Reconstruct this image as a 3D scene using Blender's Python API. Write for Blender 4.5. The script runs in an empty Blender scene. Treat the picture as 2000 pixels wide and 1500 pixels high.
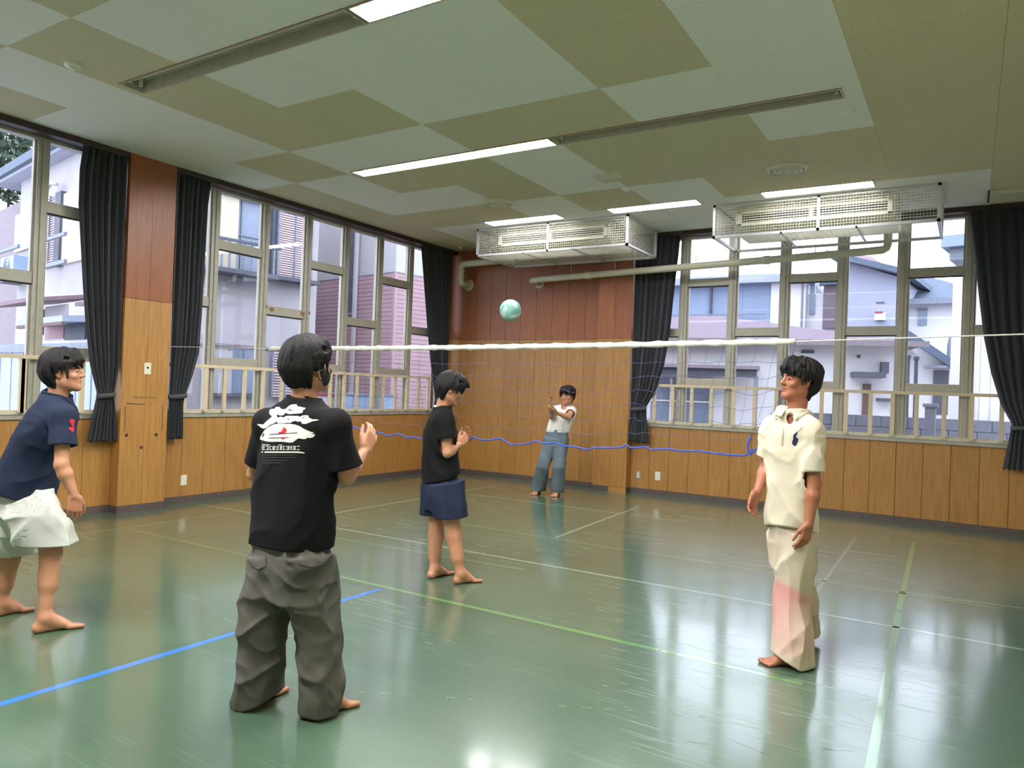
import bpy, bmesh, math, random
import numpy as np
from mathutils import Vector, Matrix
from mathutils.bvhtree import BVHTree

# ------------------------------------------------------------------ camera, sky, exposure
SC = bpy.context.scene
COL = SC.collection
CAM = np.array([7.96536, -10.54799, 1.508])
F_PX = 1432.872
YAW, PITCH, ROLL = math.radians(31.92184), math.radians(0.40614), math.radians(2.15414)
_f = np.array([-math.sin(YAW)*math.cos(PITCH), math.cos(YAW)*math.cos(PITCH), math.sin(PITCH)])
_r0 = np.array([math.cos(YAW), math.sin(YAW), 0.0]); _u0 = np.cross(_r0, _f)
CR = math.cos(ROLL)*_r0 + math.sin(ROLL)*_u0
CU = -math.sin(ROLL)*_r0 + math.cos(ROLL)*_u0
CF = _f
cam_data = bpy.data.cameras.new('camera')
cam_data.sensor_width = 36.0; cam_data.sensor_fit = 'HORIZONTAL'
cam_data.lens = F_PX/2000*36.0
cam_data.clip_start = 0.05; cam_data.clip_end = 300
cam = bpy.data.objects.new('camera', cam_data); COL.objects.link(cam)
cam.matrix_world = Matrix(((CR[0], CU[0], -CF[0], CAM[0]), (CR[1], CU[1], -CF[1], CAM[1]),
                           (CR[2], CU[2], -CF[2], CAM[2]), (0, 0, 0, 1)))
SC.camera = cam

SKY_STRENGTH = 4.9
LAMP_PANEL = 30.0     # flush panels by the far wall
LAMP_TUBE = 285.0      # bare tubes of the long strips
world = bpy.data.worlds.new('overcast_sky'); SC.world = world
world.use_nodes = True
bg = world.node_tree.nodes['Background']
bg.inputs['Color'].default_value = (0.81, 0.85, 1.0, 1); bg.inputs['Strength'].default_value = SKY_STRENGTH
SC.view_settings.view_transform = 'Standard'; SC.view_settings.look = 'None'
SC.view_settings.exposure = 0.0; SC.view_settings.gamma = 1.0
SC.view_settings.use_curve_mapping = False
SC.cycles.use_denoising = True
SC.cycles.max_bounces = 9; SC.cycles.diffuse_bounces = 5; SC.cycles.glossy_bounces = 4
SC.cycles.transparent_max_bounces = 16; SC.cycles.sample_clamp_indirect = 6.0
SC.cycles.caustics_reflective = False; SC.cycles.caustics_refractive = False

RNG = random.Random(7)
H = 3.9256            # ceiling height
DP = 0.158            # how far pillars and curtain boxes stand out from the walls

def ray(px, py):
    return CF + (px-1000)/F_PX*CR + (750-py)/F_PX*CU
def at(px, py, depth):
    return CAM + depth*ray(px, py)
def onp(px, py, axis, val):
    d = ray(px, py); return CAM + (val-CAM[axis])/d[axis]*d
def floor_pt(px, py): return onp(px, py, 2, 0.0)
def depth_of(X): return float((np.asarray(X)-CAM) @ CF)

# ------------------------------------------------------------------ materials
def srgb(r, g, b):
    o = []
    for c in (r, g, b):
        c /= 255.0
        o.append(c/12.92 if c <= 0.04045 else ((c+0.055)/1.055)**2.4)
    return tuple(o)
MATS = {}
def new_mat(name):
    m = bpy.data.materials.new(name); m.use_nodes = True
    nt = m.node_tree; b = nt.nodes['Principled BSDF']
    MATS[name] = m
    return m, nt, b
def N(nt, t, **kw):
    n = nt.nodes.new(t)
    for k, v in kw.items(): setattr(n, k, v)
    return n
def coords(nt, kind='pos', scale=(1, 1, 1), rot=(0, 0, 0)):
    mp = N(nt, 'ShaderNodeMapping'); mp.inputs['Scale'].default_value = scale; mp.inputs['Rotation'].default_value = rot
    if kind == 'pos':
        g = N(nt, 'ShaderNodeNewGeometry'); nt.links.new(g.outputs['Position'], mp.inputs['Vector'])
    else:
        g = N(nt, 'ShaderNodeTexCoord'); nt.links.new(g.outputs['Object'], mp.inputs['Vector'])
    return mp.outputs['Vector']
def noise(nt, vec, scale=5.0, detail=3.0, rough=0.5):
    n = N(nt, 'ShaderNodeTexNoise'); n.inputs['Scale'].default_value = scale
    n.inputs['Detail'].default_value = detail; n.inputs['Roughness'].default_value = rough
    nt.links.new(vec, n.inputs['Vector']); return n.outputs['Fac']
def ramp(nt, fac, stops):
    r = N(nt, 'ShaderNodeValToRGB'); e = r.color_ramp.elements
    while len(e) < len(stops): e.new(0.5)
    for i, (p, c) in enumerate(stops):
        e[i].position = p; e[i].color = (*c, 1) if len(c) == 3 else c
    nt.links.new(fac, r.inputs['Fac']); return r.outputs['Color']
def mixc(nt, fac, a, b, mode='MIX'):
    m = N(nt, 'ShaderNodeMix', data_type='RGBA', blend_type=mode)
    for i, v in (('Factor', fac), ('A', a), ('B', b)):
        s = [x for x in m.inputs if x.name == i and (x.type == ('VALUE' if i == 'Factor' else 'RGBA'))][0]
        if isinstance(v, (int, float)): s.default_value = v
        elif isinstance(v, tuple): s.default_value = (*v, 1) if len(v) == 3 else v
        else: nt.links.new(v, s)
    return [x for x in m.outputs if x.type == 'RGBA'][0]
def math_(nt, op, a, b=None):
    m = N(nt, 'ShaderNodeMath', operation=op)
    for i, v in enumerate((a, b)):
        if v is None: continue
        if isinstance(v, (int, float)): m.inputs[i].default_value = v
        else: nt.links.new(v, m.inputs[i])
    return m.outputs[0]
def bump(nt, b, height, strength=0.2, dist=0.01):
    n = N(nt, 'ShaderNodeBump'); n.inputs['Strength'].default_value = strength; n.inputs['Distance'].default_value = dist
    nt.links.new(height, n.inputs['Height']); nt.links.new(n.outputs['Normal'], b.inputs['Normal'])

def simple(name, col, rough=0.6, metal=0.0, var=0.12, nscale=12.0, spec=0.5, bumpd=0.0, sheen=0.0):
    """plain colour with a little procedural mottling"""
    m, nt, b = new_mat(name)
    v = coords(nt, 'obj')
    f = noise(nt, v, nscale, 4)
    lo = tuple(c*(1-var) for c in col); hi = tuple(min(1, c*(1+var)) for c in col)
    nt.links.new(ramp(nt, f, [(0.3, lo), (0.7, hi)]), b.inputs['Base Color'])
    b.inputs['Roughness'].default_value = rough; b.inputs['Metallic'].default_value = metal
    b.inputs['Specular IOR Level'].default_value = spec
    if sheen: b.inputs['Sheen Weight'].default_value = sheen
    if bumpd: bump(nt, b, noise(nt, v, nscale*12, 2), 0.4, bumpd)
    return m
def wood(name, dark, light, rough=0.42, per=0.16):
    m, nt, b = new_mat(name)
    v = coords(nt, 'pos', (14, 14, 0.9))
    grain = noise(nt, v, 3.0, 6, 0.6)
    c = ramp(nt, grain, [(0.25, dark), (0.55, tuple((a+d)/2 for a, d in zip(dark, light))), (0.8, light)])
    oi = N(nt, 'ShaderNodeObjectInfo')
    k = math_(nt, 'ADD', math_(nt, 'MULTIPLY', oi.outputs['Random'], per), 1-per/2)
    comb = N(nt, 'ShaderNodeCombineColor'); 
    for i in range(3): nt.links.new(k, comb.inputs[i])
    c = mixc(nt, 1.0, c, comb.outputs[0], 'MULTIPLY')
    blot = noise(nt, coords(nt, 'pos', (1, 1, 1)), 2.2, 3)
    c = mixc(nt, math_(nt, 'MULTIPLY', blot, 0.22), c, tuple(x*0.6 for x in dark))
    nt.links.new(c, b.inputs['Base Color'])
    b.inputs['Roughness'].default_value = rough
    bump(nt, b, grain, 0.08, 0.004)
    return m
def emit(name, col, strength):
    m, nt, b = new_mat(name)
    b.inputs['Base Color'].default_value = (0.9, 0.9, 0.9, 1)
    b.inputs['Emission Color'].default_value = (*col, 1); b.inputs['Emission Strength'].default_value = strength
    return m

wood('panel_lower', srgb(158, 108, 52), srgb(196, 146, 82))
wood('panel_upper', srgb(140, 78, 44), srgb(172, 104, 62))
wood('pale_wood', srgb(205, 184, 150), srgb(226, 208, 178), 0.6, 0.08)
wood('dark_trim', srgb(52, 36, 30), srgb(70, 50, 42), 0.5, 0.05)
simple('wall_backing', srgb(70, 46, 26), 0.9)
simple('plaster', srgb(196, 190, 172), 0.85)
simple('baseboard_vinyl', srgb(88, 76, 72), 0.5)
simple('aluminium', srgb(172, 166, 152), 0.42, 0.25, 0.06)
simple('aluminium_bright', srgb(205, 205, 205), 0.35, 0.4, 0.05)
simple('cream_plastic', srgb(226, 219, 196), 0.45, 0, 0.03)
simple('cream_metal', srgb(212, 206, 184), 0.45, 0, 0.05)
simple('pipe_jacket', srgb(206, 200, 176), 0.5, 0, 0.05)
simple('fixture_metal', srgb(176, 170, 150), 0.45, 0.1, 0.08)
simple('fixture_rust', srgb(150, 112, 78), 0.7, 0, 0.3, 30)
simple('dark_slot', srgb(40, 40, 38), 0.7)
simple('white_plastic', srgb(228, 226, 216), 0.4, 0, 0.03)
simple('wire', srgb(224, 220, 205), 0.4, 0.2, 0.03)
simple('rope_white', srgb(225, 222, 208), 0.8, 0, 0.1, 60)
simple('rope_blue', srgb(52, 82, 190), 0.7, 0, 0.15, 60)
simple('net_string', srgb(84, 80, 128), 0.8, 0, 0.15, 40)
emit('lamp_panel', (0.98, 0.985, 1.0), LAMP_PANEL)
emit('lamp_tube', (0.98, 0.985, 1.0), LAMP_TUBE)

def curtain_mat():
    m, nt, b = new_mat('curtain_cloth')
    v = coords(nt, 'obj', (60, 60, 60))
    f = noise(nt, v, 6, 3)
    nt.links.new(ramp(nt, f, [(0.3, srgb(34, 35, 40)), (0.7, srgb(48, 49, 55))]), b.inputs['Base Color'])
    b.inputs['Roughness'].default_value = 0.85; b.inputs['Sheen Weight'].default_value = 0.25
    bump(nt, b, f, 0.2, 0.003)
curtain_mat()

def tile_mat(name, c0, c1, speck):
    m, nt, b = new_mat(name)
    f = noise(nt, coords(nt, 'pos', (1, 1, 1)), 95, 3, 0.7)
    big = noise(nt, coords(nt, 'pos', (1, 1, 1)), 1.7, 3)
    c = ramp(nt, f, [(0.42, c0), (0.56, c1)])
    c = mixc(nt, math_(nt, 'MULTIPLY', big, speck), c, tuple(x*0.82 for x in c0))
    oi = N(nt, 'ShaderNodeObjectInfo')
    c = mixc(nt, math_(nt, 'MULTIPLY', oi.outputs['Random'], 0.10), c, tuple(x*0.8 for x in c0))
    nt.links.new(c, b.inputs['Base Color']); b.inputs['Roughness'].default_value = 0.9
    bump(nt, b, f, 0.25, 0.004)
tile_mat('tile_tan', srgb(196, 184, 150), srgb(218, 208, 178), 0.3)
tile_mat('tile_white', srgb(228, 226, 216), srgb(236, 234, 226), 0.15)

def floor_mat():
    m, nt, b = new_mat('floor_vinyl')
    v = coords(nt, 'pos')
    big = noise(nt, v, 0.9, 4); fine = noise(nt, v, 160, 2)
    c = ramp(nt, big, [(0.3, srgb(70, 96, 74)), (0.7, srgb(84, 109, 87))])
    c = mixc(nt, math_(nt, 'MULTIPLY', fine, 0.25), c, srgb(60, 82, 63))
    tot = None
    for k, (rz, sx, sy, th) in enumerate(((0.35, 0.9, 34, 0.70), (1.2, 1.2, 46, 0.715), (-0.5, 0.8, 40, 0.70), (2.3, 1.5, 60, 0.72), (0.9, 2.0, 70, 0.73))):
        wv = N(nt, 'ShaderNodeVectorMath', operation='ADD'); nt.links.new(coords(nt, 'pos', (sx, sy, 1), (0, 0, rz)), wv.inputs[0]); wn_ = N(nt, 'ShaderNodeTexNoise'); wn_.inputs['Scale'].default_value = 0.8+0.3*k; nt.links.new(v, wn_.inputs['Vector']); sc_ = N(nt, 'ShaderNodeVectorMath', operation='SCALE'); sc_.inputs['Scale'].default_value = 2.2; nt.links.new(wn_.outputs['Color'], sc_.inputs[0]); nt.links.new(sc_.outputs[0], wv.inputs[1])
        s = noise(nt, wv.outputs[0], 1.6, 2.0, 0.4)
        t = ramp(nt, s, [(th-0.03, (0, 0, 0)), (th+0.012, (1, 1, 1))])
        t2 = N(nt, 'ShaderNodeRGBToBW'); nt.links.new(t, t2.inputs[0])
        tot = t2.outputs[0] if tot is None else math_(nt, 'MAXIMUM', tot, t2.outputs[0])
    gate = noise(nt, v, 0.55, 2)
    g2 = N(nt, 'ShaderNodeRGBToBW'); nt.links.new(ramp(nt, gate, [(0.38, (0.15, 0.15, 0.15)), (0.62, (1, 1, 1))]), g2.inputs[0])
    scr = math_(nt, 'MULTIPLY', tot, g2.outputs[0])
    c = mixc(nt, math_(nt, 'MULTIPLY', scr, 0.24), c, srgb(170, 190, 172))
    nt.links.new(c, b.inputs['Base Color'])
    r = math_(nt, 'ADD', math_(nt, 'MULTIPLY', noise(nt, v, 3.0, 5), 0.10), 0.07)
    r = math_(nt, 'ADD', r, math_(nt, 'MULTIPLY', scr, 0.20))
    b.inputs['Roughness'].default_value = 0.35
    b.inputs['Coat Weight'].default_value = 1.0; b.inputs['Coat IOR'].default_value = 1.52
    nt.links.new(r, b.inputs['Coat Roughness'])
    bp = N(nt, 'ShaderNodeBump'); bp.inputs['Strength'].default_value = 0.06; bp.inputs['Distance'].default_value = 0.01
    nt.links.new(noise(nt, v, 2.4, 3), bp.inputs['Height']); nt.links.new(bp.outputs['Normal'], b.inputs['Coat Normal'])
floor_mat()

def glass_mat():
    m = bpy.data.materials.new('window_glass'); m.use_nodes = True; MATS['window_glass'] = m
    nt = m.node_tree; nt.nodes.clear()
    out = N(nt, 'ShaderNodeOutputMaterial'); mx = N(nt, 'ShaderNodeMixShader')
    tr = N(nt, 'ShaderNodeBsdfTransparent'); tr.inputs['Color'].default_value = (0.93, 0.95, 0.96, 1)
    gl = N(nt, 'ShaderNodeBsdfGlossy'); gl.inputs['Roughness'].default_value = 0.01
    lw = N(nt, 'ShaderNodeLayerWeight'); lw.inputs['Blend'].default_value = 0.5
    nz = noise(nt, coords(nt, 'pos'), 1.3, 3)
    f = math_(nt, 'ADD', math_(nt, 'MULTIPLY', math_(nt, 'POWER', lw.outputs['Facing'], 5.0), 0.8), math_(nt, 'ADD', math_(nt, 'MULTIPLY', nz, 0.01), 0.028))
    nt.links.new(f, mx.inputs[0]); nt.links.new(tr.outputs[0], mx.inputs[1]); nt.links.new(gl.outputs[0], mx.inputs[2])
    nt.links.new(mx.outputs[0], out.inputs[0])
glass_mat()

# ------------------------------------------------------------------ mesh helpers
class MB:
    def __init__(s): s.v = []; s.f = []
    def add(s, vs, fs):
        o = len(s.v); s.v += [tuple(float(c) for c in p) for p in vs]; s.f += [tuple(i+o for i in q) for q in fs]; return s
    def box(s, x0, x1, y0, y1, z0, z1):
        x0, x1 = sorted((x0, x1)); y0, y1 = sorted((y0, y1)); z0, z1 = sorted((z0, z1))
        return s.add([(x0,y0,z0),(x1,y0,z0),(x1,y1,z0),(x0,y1,z0),(x0,y0,z1),(x1,y0,z1),(x1,y1,z1),(x0,y1,z1)],
                     [(3,2,1,0),(4,5,6,7),(0,1,5,4),(1,2,6,5),(2,3,7,6),(3,0,4,7)])
    def bar(s, p, q, w, h, up=(0, 0, 1)):
        p = np.array(p, float); q = np.array(q, float); d = q-p; d /= np.linalg.norm(d)
        a = np.cross(d, up)
        if np.linalg.norm(a) < 1e-6: a = np.cross(d, (1, 0, 0))
        a /= np.linalg.norm(a); b = np.cross(a, d)
        c = [(-1,-1),(1,-1),(1,1),(-1,1)]
        vs = [p+a*i*w/2+b*j*h/2 for i, j in c]+[q+a*i*w/2+b*j*h/2 for i, j in c]
        return s.add(vs, [(3,2,1,0),(4,5,6,7),(0,1,5,4),(1,2,6,5),(2,3,7,6),(3,0,4,7)])
    def tube(s, pts, r, n=8, caps=True):
        pts = [np.array(p, float) for p in pts]; rings = []
        a = None
        rs = r if isinstance(r, (list, tuple)) else [r]*len(pts)
        for i, p in enumerate(pts):
            d = pts[min(i+1, len(pts)-1)]-pts[max(i-1, 0)]; d /= (np.linalg.norm(d)+1e-9)
            if a is None:
                a = np.cross(d, (0, 0, 1)); 
                if np.linalg.norm(a) < 1e-3: a = np.cross(d, (1, 0, 0))
            a = a-d*(a@d); a /= np.linalg.norm(a); b = np.cross(d, a)
            rings.append([p+rs[i]*(math.cos(2*math.pi*k/n)*a+math.sin(2*math.pi*k/n)*b) for k in range(n)])
        vs = [v for r_ in rings for v in r_]; fs = []
        for i in range(len(pts)-1):
            for k in range(n):
                k2 = (k+1) % n; fs.append((i*n+k, i*n+k2, (i+1)*n+k2, (i+1)*n+k))
        if caps: fs.append(tuple(range(n))[::-1]); fs.append(tuple((len(pts)-1)*n+k for k in range(n)))
        return s.add(vs, fs)
    def lathe(s, prof, c=(0, 0, 0), n=32, axis='z'):
        """prof: list of (radius, height); closed at ends if radius 0"""
        vs = []; fs = []
        for r, h in prof:
            for k in range(n):
                t = 2*math.pi*k/n; p = (r*math.cos(t), r*math.sin(t), h)
                if axis == 'y': p = (p[0], p[2], p[1])
                if axis == 'x': p = (p[2], p[0], p[1])
                vs.append((c[0]+p[0], c[1]+p[1], c[2]+p[2]))
        for i in range(len(prof)-1):
            for k in range(n):
                k2 = (k+1) % n; fs.append((i*n+k, i*n+k2, (i+1)*n+k2, (i+1)*n+k))
        return s.add(vs, fs)
    def prism(s, poly, z0, z1):
        n = len(poly)
        vs = [(x, y, z0) for x, y in poly]+[(x, y, z1) for x, y in poly]
        return s.add(vs, [tuple(range(n))[::-1], tuple(range(n, 2*n))]+[(k, (k+1) % n, (k+1) % n+n, k+n) for k in range(n)])
    def build(s, name, mat, parent=None, smooth=False, bevel=0.0):
        off = np.zeros(3)
        q = parent
        while q is not None: off += np.array(q.location); q = q.parent
        me = bpy.data.meshes.new(name)
        me.from_pydata([tuple(np.array(p)-off) for p in s.v], [], s.f); me.update()
        bm = bmesh.new(); bm.from_mesh(me); bmesh.ops.recalc_face_normals(bm, faces=bm.faces); bm.to_mesh(me); bm.free()
        if smooth:
            me.polygons.foreach_set('use_smooth', [True]*len(me.polygons))
        o = bpy.data.objects.new(name, me); COL.objects.link(o)
        if mat: me.materials.append(MATS[mat])
        if parent is not None: o.parent = parent
        if bevel:
            bv = o.modifiers.new('edge', 'BEVEL'); bv.width = bevel; bv.segments = 2; bv.limit_method = 'ANGLE'
        return o
def tag(o, label=None, cat=None, group=None, kind=None):
    if label: o['label'] = label
    if cat: o['category'] = cat
    if group: o['group'] = group
    if kind: o['kind'] = kind
    return o
def empty(name, loc, label=None, cat=None, group=None, kind=None):
    o = bpy.data.objects.new(name, None); COL.objects.link(o); o.location = tuple(float(c) for c in loc); o.empty_display_size = 0.1
    return tag(o, label, cat, group, kind)
PIECE = {}
def piece(name, key, mb_local, mat, loc, parent):
    """an alike piece: shares mesh data through key, placed at a world location"""
    off = np.zeros(3); q = parent
    while q is not None: off += np.array(q.location); q = q.parent
    k = (name, mat, key)
    if k not in PIECE:
        o = mb_local().build(name, mat); PIECE[k] = o.data
    else:
        o = bpy.data.objects.new(name, PIECE[k]); COL.objects.link(o)
    o.location = tuple(float(a-b) for a, b in zip(loc, off)); o.parent = parent
    return o

# ------------------------------------------------------------------ the room
XR, YF = 9.0, -13.2        # the two walls behind and beside the camera
BH = 0.076                 # baseboard height
SILL, HEAD, SPLIT = 1.045, 3.862, 2.345
PLY = (-6.025, -5.475)     # left pillar, along y
PBX = (3.03, 3.59)         # far pillar, along x
floor = MB().box(-0.2, XR+0.2, YF-0.2, 0.2, -0.12, 0).build('floor', 'floor_vinyl'); tag(floor, 'glossy scuffed green vinyl sports floor with taped court lines', kind='structure')
ceiling = MB().box(-0.2, XR+0.2, YF-0.2, 0.2, H+0.12, H+0.26).build('ceiling', 'wall_backing'); tag(ceiling, 'ceiling patched with tan stippled and smooth white square tiles', kind='structure')

# walls: backing with the window bays left open
WT = 0.22
BAYS_L = [(-11.45, PLY[0]), (PLY[1], -0.16)]
BAY_B = (PBX[1], 8.86)
w = MB()
w.box(-WT, -0.02, YF, 0, 0, SILL); w.box(-WT, -0.02, YF, 0, HEAD+0.04, H+0.02)
for y0, y1 in ((YF, BAYS_L[0][0]), (PLY[0], PLY[1]), (BAYS_L[1][1], 0)): w.box(-WT, -0.02, y0, y1, SILL, HEAD+0.04)
wall_left = w.build('wall_left', 'wall_backing'); tag(wall_left, 'window wall clad in honey coloured plywood panels', kind='structure')
w = MB()
w.box(0, XR, 0.02, WT, 0, SILL); w.box(0, XR, 0.02, WT, HEAD+0.04, H+0.02)
for x0, x1 in ((-WT, BAY_B[0]), (BAY_B[1], XR)): w.box(x0, x1, 0.02, WT, SILL if x0 > 0 else 0, HEAD+0.04)
wall_back = w.build('wall_back', 'wall_backing'); tag(wall_back, 'far wall clad in plywood, reddish above and honey below', kind='structure')
w = MB().box(XR, XR+WT, YF, WT, 0, H+0.02); wr = w.build('wall_right', 'plaster'); tag(wr, 'plain pale plaster side wall', kind='structure')
w = MB().box(-WT, XR+WT, YF-WT, YF, 0, H+0.02); wf = w.build('wall_front', 'plaster'); tag(wf, 'plain pale plaster end wall', kind='structure')

PW = 0.303
def panel_run(parent, axis, s0, s1, z0, z1, mat, out=0.0, th=0.02, sign=1):
    """vertical boards from s0 to s1 along a wall; axis 'y' = left wall (faces +x), 'x' = far wall (faces -y)"""
    n = max(1, round((s1-s0)/PW)); wd = (s1-s0)/n; g = 0.0025
    for k in range(n):
        a = s0+k*wd
        key = (axis, round(wd, 4), round(z1-z0, 4), th)
        if axis == 'y':
            piece('wood_panel', key, lambda: MB().box(0, th, g, wd-g, 0.002, z1-z0-0.002), mat, (out-th, a, z0), parent)
        else:
            piece('wood_panel', key, lambda: MB().box(g, wd-g, -th, 0, 0.002, z1-z0-0.002), mat, (a, -out+th, z0), parent)
# left wall, under the windows
panel_run(wall_left, 'y', -11.45, PLY[0], BH, SILL-0.02, 'panel_lower')
panel_run(wall_left, 'y', PLY[1], -0.02, BH, SILL-0.02, 'panel_lower')
panel_run(wall_left, 'y', BAYS_L[1][1], 0.0, SILL-0.02, SPLIT, 'panel_lower'); panel_run(wall_left, 'y', BAYS_L[1][1], 0.0, SPLIT, H, 'panel_upper')
# far wall: solid part, then under the windows
panel_run(wall_back, 'x', 0.0, PBX[0], BH, SPLIT, 'panel_lower'); panel_run(wall_back, 'x', 0.0, PBX[0], SPLIT, H, 'panel_upper')
panel_run(wall_back, 'x', PBX[1], XR, BH, SILL-0.02, 'panel_lower')
panel_run(wall_back, 'x', BAY_B[1], XR, SILL-0.02, H, 'panel_lower')
# pillars: thing of the wall, boards as sub-parts
def pillar(parent, axis, s0, s1):
    m = MB()
    if axis == 'y': m.box(-0.02, DP-0.02, s0+0.004, s1-0.004, 0, H)
    else: m.box(s0+0.004, s1-0.004, -DP+0.02, 0.02, 0, H)
    pl = m.build('pillar', 'wall_backing', parent)
    for z0, z1, mt in ((BH, SPLIT, 'panel_lower'), (SPLIT+0.004, H, 'panel_upper')):
        mid = (s0+s1)/2
        for a, b in ((s0, mid), (mid, s1)):
            wd = b-a; key = ('pf', axis, round(z1-z0, 3))
            if axis == 'y': piece('wood_panel', key, lambda: MB().box(-0.02, 0, 0.0015, wd-0.0015, 0, z1-z0), mt, (DP, a, z0), pl)
            else: piece('wood_panel', key, lambda: MB().box(0.0015, wd-0.0015, 0, 0.02, 0, z1-z0), mt, (a, -DP, z0), pl)
        for s, sg in ((s0, 1), (s1, -1)):
            key = ('ps', axis, sg, round(z1-z0, 3))
            if axis == 'y': piece('wood_panel', key, lambda: MB().box(0, DP-0.022, 0, 0.004*sg, 0, z1-z0), mt, (0, s, z0), pl)
            else: piece('wood_panel', key, lambda: MB().box(0, 0.004*sg, 0.0, DP-0.022, 0, z1-z0), mt, (s, -DP+0.022, z0), pl)
    return pl
pillar_l = pillar(wall_left, 'y', *PLY)
pillar_b = pillar(wall_back, 'x', *PBX)
# dark wear on the pillar front: old tape residue and chipped spots
wear = MB()
for (px0, py0, px1, py1, t) in ((247, 788, 283, 790, .008), (245, 792, 243, 842, .005), (318, 792, 316, 842, .006), (258, 776, 305, 777, .004)):
    a = onp(px0, py0, 0, DP+0.0015); b = onp(px1, py1, 0, DP+0.0015); wear.bar(a, b, 0.0015, t)
wear.build('tape_residue', 'dark_trim', pillar_l)
for (px, py) in ((247, 850), (305, 849), (276, 874)):
    c = onp(px, py, 0, DP+0.001); MB().lathe([(0.0, 0.0015), (0.012, 0.0012), (0.02, 0)], c, 10, 'x').build('chipped_spot', 'dark_trim', pillar_l)

# baseboards
bl = MB(); bt = 0.012
bl.box(-0.02, bt, YF, PLY[0], 0, BH); bl.box(-0.02, bt, PLY[1], 0, 0, BH); bl.box(DP-0.02, DP+bt*0.5, PLY[0]-0.004, PLY[1]+0.004, 0, BH)
bl.box(0, DP, PLY[0]-0.008, PLY[0], 0, BH); bl.box(0, DP, PLY[1], PLY[1]+0.008, 0, BH)
tag(bl.build('baseboard_left', 'baseboard_vinyl'), 'dark brown vinyl baseboard under the side window wall', kind='structure')
bb = MB()
bb.box(0, PBX[0], -bt, 0.02, 0, BH); bb.box(PBX[1], XR, -bt, 0.02, 0, BH); bb.box(PBX[0]-0.004, PBX[0]+0.27, -DP-bt*0.5, -DP+0.02, 0, BH)
bb.box(PBX[0]-0.008, PBX[0], -DP, 0, 0, BH); bb.box(PBX[1], PBX[1]+0.008, -DP, 0, 0, BH)
tag(bb.build('baseboard_back', 'baseboard_vinyl'), 'dark brown vinyl baseboard along the far wall', kind='structure')
kick = MB().box(PBX[0]+0.275, PBX[1]+0.004, -DP-0.006, -DP+0.018, 0, BH-0.004).build('kick_board', 'panel_lower', wall_back)

# curtain boxes under the ceiling (dark wood)
tag(MB().box(0, DP, -11.45, PLY[0], 3.862, H).build('trim_1', 'dark_trim'), 'dark wooden curtain box over the nearer side window', kind='structure')
tag(MB().box(0, DP, PLY[1], 0, 3.862, H).build('trim_2', 'dark_trim'), 'dark wooden curtain box over the farther side window', kind='structure')
tag(MB().box(PBX[1], XR, -DP, 0, 3.862, H).build('trim_3', 'dark_trim'), 'dark wooden curtain box over the far window', kind='structure')

# ceiling tiles
TY = [0.0, -0.82]+[-0.82-0.892*k for k in range(1, 14)]
PAT = ['TWWWWWWWWT', 'TWWWWWWWWT', 'TTTWTWTTTT', 'TWWTWTTTTT', 'TWTTWTTWTT', 'WTWWTTWWTT', 'WWTTWWTWTT', 'WWTWWWTWTT', 'TWTWWWWWTT', 'WTWTWWTTTT', 'TWWTWTWWTT', 'WTTWWTWTTT', 'TWWTTWWWTT', 'WWTWTTWTTT']
FIX_Y = [(-7.15, -6.96), (-4.45, -4.27), (-9.85, -9.66)]
FIX_X = (1.915, 7.052)
PANELS = [(1.91, 3.115), (3.855, 5.06), (5.82, 7.02)]; PAN_Y = (-1.78, -1.52)
def tile_rects(x0, x1, y0, y1):
    """tile minus the recessed fixtures"""
    rs = [(x0, x1, y0, y1)]
    holes = [(FIX_X[0], FIX_X[1], a, b) for a, b in FIX_Y]+[(a, b, *PAN_Y) for a, b in PANELS]
    for hx0, hx1, hy0, hy1 in holes:
        nr = []
        for a, b, c, d in rs:
            if hx0 >= b or hx1 <= a or hy0 >= d or hy1 <= c: nr.append((a, b, c, d)); continue
            if c < hy0: nr.append((a, b, c, hy0))
            if d > hy1: nr.append((a, b, hy1, d))
            cc, dd = max(c, hy0), min(d, hy1)
            if a < hx0: nr.append((a, hx0, cc, dd))
            if b > hx1: nr.append((hx1, b, cc, dd))
        rs = nr
    return rs
for j in range(len(TY)-1):
    y1, y0 = TY[j], TY[j+1]
    for i in range(10):
        x0, x1 = 0.9*i, 0.9*i+0.9
        mt = 'tile_tan' if PAT[j][i] == 'T' else 'tile_white'
        rs = tile_rects(x0+0.001, x1-0.001, y0+0.001, y1-0.001)
        m = MB()
        for a, b, c, d in rs: m.box(a, b, c, d, H, H+0.02)
        m.build('ceiling_tile', mt, ceiling)

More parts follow.
